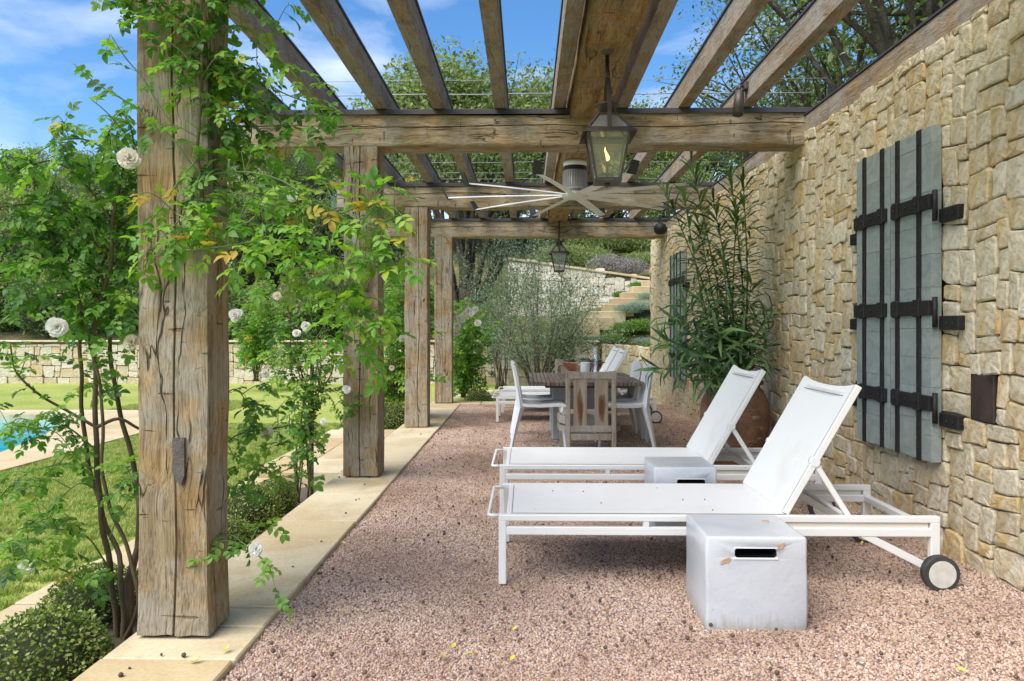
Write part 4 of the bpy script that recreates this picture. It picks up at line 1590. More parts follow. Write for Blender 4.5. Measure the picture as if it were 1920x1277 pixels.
for k, (x, y, r) in enumerate(((-0.12, -0.06, 0.14), (0.1, -0.08, 0.13), (0.0, 0.08, 0.15), (-0.03, -0.14, 0.10), (0.16, 0.06, 0.12), (-0.16, 0.08, 0.11))):
    o = rosette(r, 6, k).build("succulent", M['succulent'], bw)
    o.location = (x, y, 0.13)

gc = W(1100, 690, 8.05)
hg = MB().lathe([(0.0, 0.004), (0.112, 0.004), (0.118, 0.010), (0.118, 0.326), (0.1195, 0.33), (0.118, 0.333)], 32)
hg = hg.build("hurricane_glass", M['glass_thin'])
hg.location = (gc.x, gc.y, TZ)
tag(hg, "clear glass hurricane cylinder on the dining table", "candle holder")
cd = MB().lathe([(0.0, 0.0), (0.05, 0.0), (0.052, 0.01), (0.052, 0.155), (0.047, 0.165), (0.0, 0.158)], 20).tube([(0, 0, 0.157), (0.002, 0, 0.172)], 0.002, 5).build("candle", M['candle'])
cd.location = (gc.x - 0.015, gc.y, TZ + 0.012)
tag(cd, "thick white candle inside the glass cylinder on the table", "candle")


# ------------------------------------------------------------------ lanterns
def make_lantern():
    t = thing("lantern", (0, 0, 0), "lantern", "lantern", "hanging gas lanterns")
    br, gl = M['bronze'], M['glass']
    zb, ze, zr = 0.025, 0.295, 0.395          # body bottom, eaves, roof top
    hb, he, hr = 0.070, 0.118, 0.052
    MB().box(-hb - 0.006, hb + 0.006, -hb - 0.006, hb + 0.006, 0.0, 0.024, 0.004).build("base_tray", br, t)
    MB().tube([(0, 0, -0.022), (0, 0, 0.0)], [0.008, 0.016], 8).build("finial", br, t)
    for sx in (-1, 1):
        for sy in (-1, 1):
            MB().bar((sx * hb, sy * hb, zb - 0.003), (sx * he, sy * he, ze), 0.011).build("corner_bar", br, t)
            MB().bar((sx * he, sy * he, ze + 0.006), (sx * hr, sy * hr, zr), 0.010).build("roof_bar", br, t)
    for a in range(4):
        Rm = Matrix.Rotation(a * math.pi / 2, 4, 'Z')
        P_ = lambda x, y, z: Rm @ Vector((x, y, z))
        k = 0.97
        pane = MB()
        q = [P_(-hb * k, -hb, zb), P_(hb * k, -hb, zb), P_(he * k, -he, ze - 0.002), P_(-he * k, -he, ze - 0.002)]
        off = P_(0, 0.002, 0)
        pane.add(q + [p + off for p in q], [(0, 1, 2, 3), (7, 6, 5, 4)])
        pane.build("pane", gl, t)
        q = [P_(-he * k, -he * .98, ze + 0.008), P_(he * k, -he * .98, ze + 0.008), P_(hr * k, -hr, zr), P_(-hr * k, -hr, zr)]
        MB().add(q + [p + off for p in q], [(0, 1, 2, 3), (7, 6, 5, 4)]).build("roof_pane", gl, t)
        # flared eave strip
        e1, e2 = he + 0.002, he + 0.036
        q = [P_(-e1, -e1, ze + 0.006), P_(e1, -e1, ze + 0.006), P_(e2, -e2, ze - 0.026), P_(-e2, -e2, ze - 0.026)]
        off = P_(0, 0.003, 0.004)
        MB().add(q + [p + off for p in q], [(3, 2, 1, 0), (4, 5, 6, 7), (0, 1, 5, 4), (2, 3, 7, 6)]).build("eave", br, t)
        MB().bar(P_(-he, -he, ze + 0.001), P_(he, -he, ze + 0.001), 0.012).build("eave_bar", br, t)
        MB().bar(P_(-hr, -hr, zr), P_(hr, -hr, zr), 0.011).build("collar_bar", br, t)
    MB().lathe([(0.0, zr + 0.004), (0.047, zr + 0.004), (0.047, zr + 0.055), (0.072, zr + 0.058), (0.066, zr + 0.068), (0.0, zr + 0.078)], 20).build("chimney", br, t)
    pts = [(0, -he - 0.006, ze - 0.005)] + [(0, -(he + 0.004) * math.cos(a), ze + 0.02 + 0.29 * math.sin(a) ** 0.9) for a in [math.radians(d) for d in (8, 25, 40, 55, 68, 80, 90)]]
    pts += [(x, -y, z) for x, y, z in pts[-2::-1]]
    mb = MB()
    for p, q in zip(pts[:-1], pts[1:]):
        mb.bar(p, q, 0.024, 0.007, up=Vector((1, 0, 0)).cross(Vector(q) - Vector(p)))
    mb.build("yoke", br, t)
    MB().tube([(0, 0, ze + 0.305), (0, 0, ze + 0.36), (0, 0, ze + 0.361), (0, 0, 0.772)], [0.017, 0.017, 0.012, 0.012], 10).build("stem", br, t)
    MB().lathe([(0.012, 0.75), (0.035, 0.762), (0.038, 0.775)], 16).build("canopy", br, t)
    bn = MB().tube([(0, 0, 0.02), (0, 0, 0.13)], 0.007, 8)
    bn.bar((-0.03, 0, 0.055), (0.03, 0, 0.055), 0.010)
    bn.bar((-0.028, 0, 0.045), (-0.028, 0, 0.065), 0.012).bar((0.028, 0, 0.045), (0.028, 0, 0.065), 0.012)
    bn.build("burner", br, t)
    return t


lt = make_lantern()
fl = MB().lathe([(0.002, 0.132), (0.010, 0.142), (0.011, 0.155), (0.008, 0.175), (0.004, 0.196), (0.0005, 0.215)], 10)
fl.v = [(x + 0.006 * math.sin((z - 0.132) * 70) - (z - 0.132) * 0.12, y, z) for x, y, z in fl.v]
lt.location = (0.472, 4.43, 1.995)
lt["label"] = "large bronze gas lantern with a burning flame hanging from the ridge beam"
l2 = copy_tree(lt)
l2.location = (0.49, 11.35, 1.995)
l2["label"] = "distant dark lantern hanging below the last crossbeam"
fl.build("flame", M['flame'], lt)

# ------------------------------------------------------------------ ceiling fan
fx, fy, fz = 0.468, 7.3, 2.412
fan = thing("ceiling_fan", (fx, fy, fz), "large ten-bladed ceiling fan with pale blades and dark winglets", "fan")
MB().lathe([(0.0, 0.075), (0.105, 0.075), (0.108, 0.09), (0.108, 0.255), (0.0, 0.256)], 28).build("motor", M['fan_grey'], fan)
fin = MB()
for k in range(30):
    a = 2 * math.pi * k / 30
    Rm = Matrix.Rotation(a, 4, 'Z')
    fin.box(0.106, 0.119, -0.0042, 0.0042, 0.085, 0.235, 0, Rm)
fin.build("cooling_fins", M['fan_grey'], fan)
col = MB()
for z in (0.258, 0.272, 0.286):
    col.lathe([(0.0, z), (0.112, z), (0.114, z + 0.004), (0.112, z + 0.008), (0.0, z + 0.008)], 28)
col.build("vent_rings", M['fan_dark'], fan)
MB().lathe([(0.0, 0.294), (0.112, 0.295), (0.112, 0.345), (0.0, 0.346)], 28).build("canopy", M['fan_white'], fan)
MB().lathe([(0.0, -0.012), (0.11, -0.010), (0.125, 0.0), (0.125, 0.02), (0.10, 0.03), (0.06, 0.076), (0.0, 0.076)], 28).build("hub", M['fan_white'], fan)
bl = None
for k in range(10):
    ang = math.radians(-90 + 18 + 36 * k)
    if bl is None:
        mb = MB()
        n = 8
        vs, fs = [], []
        for i in range(n + 1):
            t_ = i / n
            x = 0.10 + 1.12 * t_
            c = 0.050 - 0.012 * t_
            droop = -0.02 * t_ * t_ + 0.012
            for (yy, zz) in ((-c, 0.010), (0.0, 0.016), (c, -0.004), (0.0, 0.004)):
                vs.append((x, yy, zz + droop))
        for i in range(n):
            for q in range(4):
                q2 = (q + 1) % 4
                fs.append((4 * i + q, 4 * i + q2, 4 * i + 4 + q2, 4 * i + 4 + q))
        fs += [(3, 2, 1, 0), tuple(4 * n + q for q in range(4))]
        bl = mb.add(vs, fs).build("blade", M['fan_white'], fan)
        wg = MB().add([(1.218, -0.044, -0.006), (1.218, 0.042, -0.016), (1.275, 0.05, 0.085), (1.275, -0.012, 0.095), (1.228, -0.044, -0.010), (1.228, 0.042, -0.02), (1.282, 0.05, 0.083), (1.282, -0.012, 0.093)],
                      [(0, 1, 2, 3), (7, 6, 5, 4), (0, 4, 5, 1), (1, 5, 6, 2), (2, 6, 7, 3), (3, 7, 4, 0)]).build("winglet", M['fan_dark'], bl)
        bl.rotation_euler = (0, 0, ang)
    else:
        c_ = copy_tree(bl, fan)
        c_.rotation_euler = (0, 0, ang)

# ------------------------------------------------------------------ spotlights, cables, pipe, path light
sp = thing("spotlight", (1.62, 5.62, 2.93), "small dark cylindrical spotlight on the side of a rafter near the wall", "spotlight")
MB().box(1.60, 1.629, 5.58, 5.66, 2.905, 2.965, 0.006).build("mount", M['bronze'], sp, (1.62, 5.62, 2.93))
MB().tube([(1.605, 5.62, 2.935), (1.575, 5.62, 2.94), (1.572, 5.62, 2.90)], 0.012, 8).build("knuckle", M['bronze'], sp, (1.62, 5.62, 2.93))
MB().tube([(1.574, 5.625, 2.905), (1.570, 5.62, 2.84), (1.552, 5.60, 2.72)], [0.030, 0.036, 0.038], 14).build("barrel", M['bronze'], sp, (1.62, 5.62, 2.93))
sp2 = thing("spotlight", (2.02, 11.52, 2.66), "black round spotlight at the wall end of the last crossbeam", "spotlight")
MB().lathe([(0.0, -0.09), (0.06, -0.085), (0.092, -0.05), (0.10, 0.0), (0.075, 0.06), (0.0, 0.09)], 18, (2.02, 11.46, 2.66)).build("housing", M['iron'], sp2, (2.02, 11.52, 2.66))
MB().bar((2.02, 11.50, 2.72), (2.02, 11.50, 2.85), 0.04).build("bracket", M['iron'], sp2, (2.02, 11.52, 2.66))

for i, (y, z) in enumerate(((5.72, 3.035), (6.05, 3.03), (8.55, 3.035), (9.1, 3.03), (9.5, 3.035), (10.1, 3.03), (10.55, 3.035), (11.0, 3.03), (11.5, 3.035))):
    pts = [(-2.15 + 4.4 * k / 10, y + 0.01 * math.sin(k), z - 0.012 * math.sin(math.pi * ((k * 0.37) % 1))) for k in range(11)]
    o = MB().tube(pts, 0.0024 if i != 1 else 0.0045, 5).build("trellis_cable", M['cable'])
    tag(o, "thin steel cable strung across the rafter tops, %s counted from the front" % ("first second third fourth fifth sixth seventh eighth ninth".split()[i]), "cable", "steel vine cables over the rafters")

for k, (px, py, Y) in enumerate(((1553, 195, 5.62), (1561, 195, 5.62))):
    p = W(px, py, Y)
    o = MB().box(p.x - 0.008, p.x + 0.008, Y - 0.012, Y - 0.002, p.z - 0.14, p.z + 0.13, 0.002).build("hanger_strap", M['iron'])
    tag(o, "thin iron strap at the wall end of the front crossbeam, " + ("left" if k == 0 else "right") + " of the two", "strap", "iron hanger straps")

p = W(872, 722, 13.0)
ul = thing("garden_uplight", (p.x, p.y, -0.06), "small silver cylindrical garden light on the grass beside the oak trunk", "light")
MB().lathe([(0.0, 0.09), (0.05, 0.09), (0.062, 0.11), (0.066, 0.25), (0.06, 0.255), (0.055, 0.24), (0.0, 0.22)], 18).build("housing", plain("silver_paint", (0.55, 0.58, 0.62), 0.35, 0.3), ul)
MB().tube([(0, 0, 0), (0, 0, 0.1)], 0.012, 8).build("stem", M['bronze'], ul)

# ------------------------------------------------------------------ plants: helpers
def leaflet_pts(b, d, n, L_, w_, fold=0.18, curl=0.15):
    """folded, pointed leaflet: base b, direction d, normal n"""
    s = d.cross(n).normalized()
    n = s.cross(d).normalized()
    pr = ((0.0, 0.03, 0), (0.28, 0.85, 0.02), (0.58, 1.0, 0.0), (0.84, 0.52, -0.5), (1.0, 0.0, -1.0))
    V, Fc = [], []
    for (t, ww, c) in pr:
        m_ = b + d * (L_ * t) + n * (c * curl * L_)
        e = s * (w_ * ww / 2)
        up = n * (abs(ww) * w_ * fold)
        V += [m_ - e + up, m_, m_ + e + up]
    for i in range(4):
        a = 3 * i
        if i < 3:
            Fc += [(a, a + 1, a + 4, a + 3), (a + 1, a + 2, a + 5, a + 4)]
        else:
            Fc += [(a, a + 1, a + 4), (a + 1, a + 2, a + 4)]
    return V, Fc


def compound_leaf(seed, pairs=2, L_=0.10, ll=0.046, lw=0.029):
    rng = random.Random(seed)
    mb = MB()
    ax = lambda t: Vector((t * L_, 0, -0.25 * L_ * t * t))
    mb.tube([ax(0), ax(0.35), ax(0.7)], [0.0012, 0.001, 0.0008], 3, False)
    items = [(0.68, 0.0)]
    for k in range(pairs):
        t = 0.62 - 0.30 * k
        items += [(t, 1), (t, -1)]
    for (t, sd) in items:
        sc = (1.0 if sd == 0 else 0.88 - 0.05 * (t < 0.4)) * rng.uniform(0.85, 1.12)
        a = sd * math.radians(rng.uniform(48, 68))
        d = Vector((math.cos(a), math.sin(a), rng.uniform(-0.35, 0.05) - 0.25 * (sd == 0))).normalized()
        n = Vector((rng.uniform(-.2, .2), rng.uniform(-.25, .25), 1)).normalized()
        V, Fc = leaflet_pts(ax(t), d, n, ll * sc, lw * sc, 0.16, rng.uniform(0.02, 0.25))
        mb.add(V, Fc, True)
    return mb


def long_leaf(L_, w_, curl):
    mb = MB()
    V, Fc = leaflet_pts(Vector((0, 0, 0)), Vector((1, 0, 0)), Vector((0, 0, 1)), L_, w_, 0.22, curl)
    return mb.add(V, Fc, True)


def mb_mesh(name, mb, mat):
    me = bpy.data.meshes.new(name)
    me.from_pydata(mb.v, [], mb.f)
    me.polygons.foreach_set("use_smooth", mb.s)
    me.materials.append(mat)
    me.update()
    return me


def orient(p, d, up, s, roll=0.0):
    d = Vector(d).normalized()
    u = Vector(up) - d * d.dot(Vector(up))
    if u.length < 1e-4:
        u = d.orthogonal()
    u.normalize()
    y = u.cross(d)
    Mx = Matrix(((d.x, y.x, u.x, p[0]), (d.y, y.y, u.y, p[1]), (d.z, y.z, u.z, p[2]), (0, 0, 0, 1)))
    return Mx @ Matrix.Rotation(roll, 4, 'X') @ Matrix.Scale(s, 4)


def place_leaves(parent, variants, mats, name="leaf", max_obj=300, rest="foliage"):
    """variants: list of meshes; mats: list of (matrix, variant index).  The ones that show largest are single parts."""
    base = parent.location
    T = Matrix.Translation(-base)
    sc = []
    for (mx, vi) in mats:
        q = proj(mx.translation)
        vis = 0.0
        if q and -40 < q[0] < 1960 and -40 < q[1] < 1317:
            vis = q[2] * mx.to_scale().x
        sc.append(vis)
    order = sorted(range(len(mats)), key=lambda i: -sc[i])
    by = {}
    for rank, i in enumerate(order):
        mx, vi = mats[i]
        if rank < max_obj and sc[i] > 0:
            o = bpy.data.objects.new(name, variants[vi])
            COL.objects.link(o)
            o.parent = parent
            o.matrix_local = T @ mx
        else:
            by.setdefault(vi, []).append(T @ mx)
    if by:
        rng = random.Random(5)
        allv, allf, alla, off = [], [], [], 0
        mat = variants[0].materials[0]
        for vi, ms in by.items():
            me = variants[vi]
            nv = len(me.vertices)
            co = np.empty(nv * 3, np.float32)
            me.vertices.foreach_get("co", co)
            co = np.c_[co.reshape(-1, 3), np.ones(nv)]
            tri = []
            for p in me.polygons:
                vv = list(p.vertices)
                for k in range(1, len(vv) - 1):
                    tri.append((vv[0], vv[k], vv[k + 1]))
            tri = np.array(tri)
            for mx in ms:
                A = np.array(mx)
                allv.append((co @ A.T)[:, :3])
                allf.append(tri + off)
                alla.append(np.full(nv, rng.random()))
                off += nv
        me = np_mesh(rest, np.concatenate(allv), np.concatenate(allf), mat, np.concatenate(alla), True)
        o = link(rest, me, parent)
        o["kind"] = "stuff"


def spline(pts, n=8):
    """Catmull-Rom through points"""
    pts = [Vector(p) for p in pts]
    P = [pts[0] * 2 - pts[1]] + pts + [pts[-1] * 2 - pts[-2]]
    out = []
    for i in range(1, len(P) - 2):
        for k in range(n):
            t = k / n
            a, b, c, d = P[i - 1], P[i], P[i + 1], P[i + 2]
            out.append(0.5 * ((2 * b) + (c - a) * t + (2 * a - 5 * b + 4 * c - d) * t * t + (3 * b - a - 3 * c + d) * t ** 3))
    out.append(pts[-1])
    return out


def leaf_cloud(N, centers, sig, leaf, seed, flat=0.75, ratio=0.5, updir=0.5):
    """numpy cloud of diamond leaves round clump centres -> V, F, attr"""
    rs = np.random.RandomState(seed)
    C = np.asarray(centers, float)
    sg = np.asarray(sig, float)
    k = rs.randint(0, len(C), N)
    g = rs.normal(size=(N, 3))
    rad = np.linalg.norm(g, axis=1, keepdims=True)
    g = g / rad * np.minimum(rad, 1.9) ** 0.8
    P = C[k] + g * sg[k][:, None] * np.array([1, 1, flat])
    d = rs.normal(size=(N, 3))
    d[:, 2] -= 0.2
    d /= np.linalg.norm(d, axis=1, keepdims=True)
    nn = rs.normal(size=(N, 3))
    nn[:, 2] += updir * 2
    s = np.cross(d, nn)
    s /= np.linalg.norm(s, axis=1, keepdims=True) + 1e-9
    nn = np.cross(s, d)
    L_ = leaf * rs.uniform(0.6, 1.3, (N, 1))
    w = L_ * ratio * 0.5
    V = np.empty((N, 4, 3))
    V[:, 0] = P
    V[:, 1] = P + d * L_ * 0.45 + s * w + nn * L_ * 0.08
    V[:, 2] = P + d * L_
    V[:, 3] = P + d * L_ * 0.45 - s * w + nn * L_ * 0.08
    Fc = np.arange(N * 4).reshape(N, 4)
    clump = rs.uniform(-0.22, 0.22, len(C))[k]
    at = np.clip(rs.uniform(0.08, 0.80, N) + clump, 0.0, 0.985)
    return V.reshape(-1, 3), Fc, np.repeat(at, 4)


def tree_meshes(seed, H, crown, zc, flat, nclump, nleaf, leaf, trunk_r, leafmat, barkmat, stems=1, sig=0.27, ratio=0.5, low=0.3):
    """one tree: trunk with limbs, crown of leaf clumps"""
    rng = random.Random(seed)
    mb = MB()
    cl, sg = [], []
    for i in range(nclump):
        while True:
            p = Vector((rng.uniform(-1, 1), rng.uniform(-1, 1), rng.uniform(-1, 1)))
            if 0.15 < p.length < 1:
                break
        p = p * (0.55 + 0.45 * rng.random()) / max(p.length, 0.4) * p.length ** 0.5
        cl.append(Vector((p.x * crown, p.y * crown, zc + p.z * crown * flat)))
        sg.append(crown * sig * rng.uniform(0.55, 1.25))
    forks = []
    for s in range(stems):
        a = 2 * math.pi * s / stems + rng.random()
        spread = 0.0 if stems == 1 else 0.16 * crown
        b = Vector((math.cos(a) * spread * 0.4, math.sin(a) * spread * 0.4, -0.3))
        t = Vector((math.cos(a) * spread * 2.4 + rng.uniform(-.1, .1) * crown, math.sin(a) * spread * 2.4 + rng.uniform(-.1, .1) * crown, zc + crown * flat * 0.25))
        pts = spline([b, b.lerp(t, 0.33) + Vector((rng.uniform(-.06, .06) * crown, rng.uniform(-.06, .06) * crown, 0)), b.lerp(t, 0.66) + Vector((rng.uniform(-.1, .1) * crown, rng.uniform(-.1, .1) * crown, 0)), t], 5)
        r0 = trunk_r / math.sqrt(stems)
        rad = [r0 * (1.25 if i == 0 else 1) * (1 - 0.78 * i / (len(pts) - 1)) for i in range(len(pts))]
        mb.tube(pts, rad, 8)
        forks.append((pts, rad))
    for i, c in enumerate(cl):
        pts, rad = forks[i % stems]
        lo = int(len(pts) * low)
        k = rng.randrange(lo, len(pts) - 2)
        a = pts[k]
        mid = a.lerp(c, 0.5) + Vector((0, 0, -0.05 * crown)) + Vector((rng.uniform(-.1, .1), rng.uniform(-.1, .1), rng.uniform(-.05, .1))) * crown
        q = spline([a, mid, c], 4)
        mb.tube(q, [rad[k] * 0.55 * (1 - 0.85 * j / (len(q) - 1)) for j in range(len(q))], 5, False)
        for _ in range(3):
            e = c + Vector((rng.gauss(0, 1), rng.gauss(0, 1), rng.gauss(0, 0.7))) * sg[i] * 1.1
            mb.tube([q[-3], q[-3].lerp(e, 0.55) + Vector((0, 0, 0.04 * crown)), e], [rad[k] * 0.2, rad[k] * 0.12, rad[k] * 0.04], 4, False)
    V, Fc, at = leaf_cloud(nleaf, cl, sg, leaf, seed, 0.8, ratio)
    return mb_mesh("trunk", mb, barkmat), np_mesh("crown", V, Fc, leafmat, at)


def put_tree(name, meshes, loc, label, cat, group=None, scale=1.0, rz=0.0):
    t = thing(name, loc, label, cat, group)
    t.scale = (scale, scale, scale) if not isinstance(scale, tuple) else scale
    t.rotation_euler = (0, 0, rz)
    for nm, me in zip(("trunk", "crown"), meshes):
        o = bpy.data.objects.new(nm, me)
        COL.objects.link(o)
        o.parent = t
    return t


# ------------------------------------------------------------------ climbing roses
def flower_mesh(seed, r, mat):
    rng = random.Random(seed)
    mb = MB()
    for ring, (cnt, el, ln) in enumerate(((5, 78, 0.45), (7, 58, 0.65), (9, 36, 0.85), (10, 14, 1.0), (9, -8, 1.0))):
        for k in range(cnt):
            a = 2 * math.pi * (k + rng.random() * 0.6) / cnt
            e = math.radians(el + rng.uniform(-10, 10))
            d = Vector((math.cos(a) * math.cos(e), math.sin(a) * math.cos(e), math.sin(e)))
            s = Vector((-math.sin(a), math.cos(a), 0))
            n = s.cross(d)
            L_ = r * ln * rng.uniform(0.85, 1.1)
            w = L_ * 0.42
            b = d * 0.05 * r
            j = lambda: n * rng.uniform(-0.09, 0.09) * L_
            V = [b, b + d * L_ * .45 - s * w * .8 + n * .1 * L_, b + d * L_ * .5 - n * 0.05 * L_, b + d * L_ * .45 + s * w * .8 + n * .1 * L_,
                 b + d * L_ * .9 - s * w + j(), b + d * L_ * 1.0 + j(), b + d * L_ * .9 + s * w + j()]
            mb.add(V, [(0, 2, 1), (0, 3, 2), (1, 2, 5, 4), (2, 3, 6, 5)], False)
    return mb_mesh("flower", mb, mat)


FLOWERS = [flower_mesh(k, 1.0, M['petal']) for k in range(4)]
RL = [mb_mesh("leaf", compound_leaf(k, 2 + (k % 2), 0.095 + 0.01 * (k % 3)), M['rose']) for k in range(6)]
RB = [mb_mesh("leaf", compound_leaf(20 + k, 2, 0.105, 0.054, 0.029), M['rose_bright']) for k in range(4)]


def rose(label, base, canes, twigs, leaf_step, flowers, seed, max_obj=300, size=1.0, thick=1.0, group="white climbing roses", density=1.0):
    """canes: list of (points, r0, r1, leafy(0..1), bright)"""
    rng = random.Random(seed)
    t = thing("climbing_rose", base, label, "rose", group)
    cane_mb, shoot_mb = MB(), MB()
    leaves = []

    def leafy(pts, start, bright, step):
        acc = 0.0
        tot = sum((b - a).length for a, b in zip(pts[:-1], pts[1:]))
        run = 0
        side = 1
        for a, b in zip(pts[:-1], pts[1:]):
            seg = (b - a).length
            run += seg
            acc += seg
            if run / max(tot, 1e-6) < start:
                acc = 0
                continue
            while acc > step:
                acc -= step * rng.uniform(0.7, 1.3)
                side = -side
                d0 = (b - a).normalized()
                sd = d0.cross(Vector((0, 0, 1)))
                if sd.length < 0.1:
                    sd = Vector((1, 0, 0))
                sd.normalize()
                d = d0 * rng.uniform(0.1, 0.8) + sd * side * rng.uniform(0.4, 1.0) + Vector((rng.uniform(-.4, .4), rng.uniform(-.4, .4), rng.uniform(-0.5, 0.35)))
                up = Vector((rng.uniform(-.5, .5), rng.uniform(-.9, .3), 1))
                v = rng.randrange(4 if bright else 6)
                mx = orient(b, d, up, size * rng.uniform(0.72, 1.2), rng.uniform(-.5, .5))
                leaves.append((mx, (6 + v) if bright else v))
    allp = []
    for (pts, r0, r1, start, bright) in canes:
        sp = spline([W(*p) if len(p) == 3 and not isinstance(p, Vector) else p for p in pts], 7)
        sp = [p + Vector((noise.noise(p * 6), noise.noise(p * 6 + Vector((9, 0, 0))), noise.noise(p * 6 + Vector((0, 9, 0))))) * 0.012 * (0 if i == 0 else 1) for i, p in enumerate(sp)]
        rad = [(r0 + (r1 - r0) * i / (len(sp) - 1)) * thick for i in range(len(sp))]
        one = MB().tube(sp, rad, 6)
        one.build(*(("shoot", M['cane_green']) if r0 < 0.0045 else ("cane", M['cane'])), t, tuple(base))
        if start < 1:
            leafy(sp, start, bright == 1, leaf_step * (1.3 if bright == 2 else 1))
        if start < 0.999 and bright < 2:
            allp += [(p, bright) for p in sp[int(len(sp) * start):]]
    for _ in range(twigs):
        p, bright = rng.choice(allp)
        d = Vector((rng.gauss(0, 1), rng.gauss(0, 0.8), rng.gauss(0.2, 0.6))).normalized()
        L_ = rng.uniform(0.10, 0.26) * size
        q = spline([p, p + d * L_ * 0.5 + Vector((0, 0, 0.03)), p + d * L_ - Vector((0, 0, 0.03))], 5)
        shoot_mb.tube(q, [0.0024 * (1 - 0.6 * i / (len(q) - 1)) for i in range(len(q))], 4, False)
        leafy(q, 0.15, bright, leaf_step * 0.9)
    if shoot_mb.v:
        shoot_mb.build("twigs", M['cane_green'], t, tuple(base))["kind"] = "stuff"
    a = [(m_, v) for m_, v in leaves if v < 6]
    b = [(m_, v - 6) for m_, v in leaves if v >= 6]
    na = int(max_obj * len(a) / max(1, len(a) + len(b)))
    if a:
        place_leaves(t, RL, a, max_obj=na)
    if b:
        place_leaves(t, RB, b, max_obj=max_obj - na, rest="young_foliage")
    for k, (px, py, Y, r) in enumerate(flowers):
        o = bpy.data.objects.new("flower", FLOWERS[k % 4])
        COL.objects.link(o)
        o.parent = t
        p = W(px, py, Y)
        o.location = p - Vector(base)
        o.scale = (r, r, r)
        d = (Vector((0, 0, CAMZ)) - p).normalized()
        d = (d + Vector((rng.uniform(-.5, .5), 0, rng.uniform(-.2, .7)))).normalized()
        o.rotation_euler = d.to_track_quat('Z', 'Y').to_euler()
    return len(leaves)


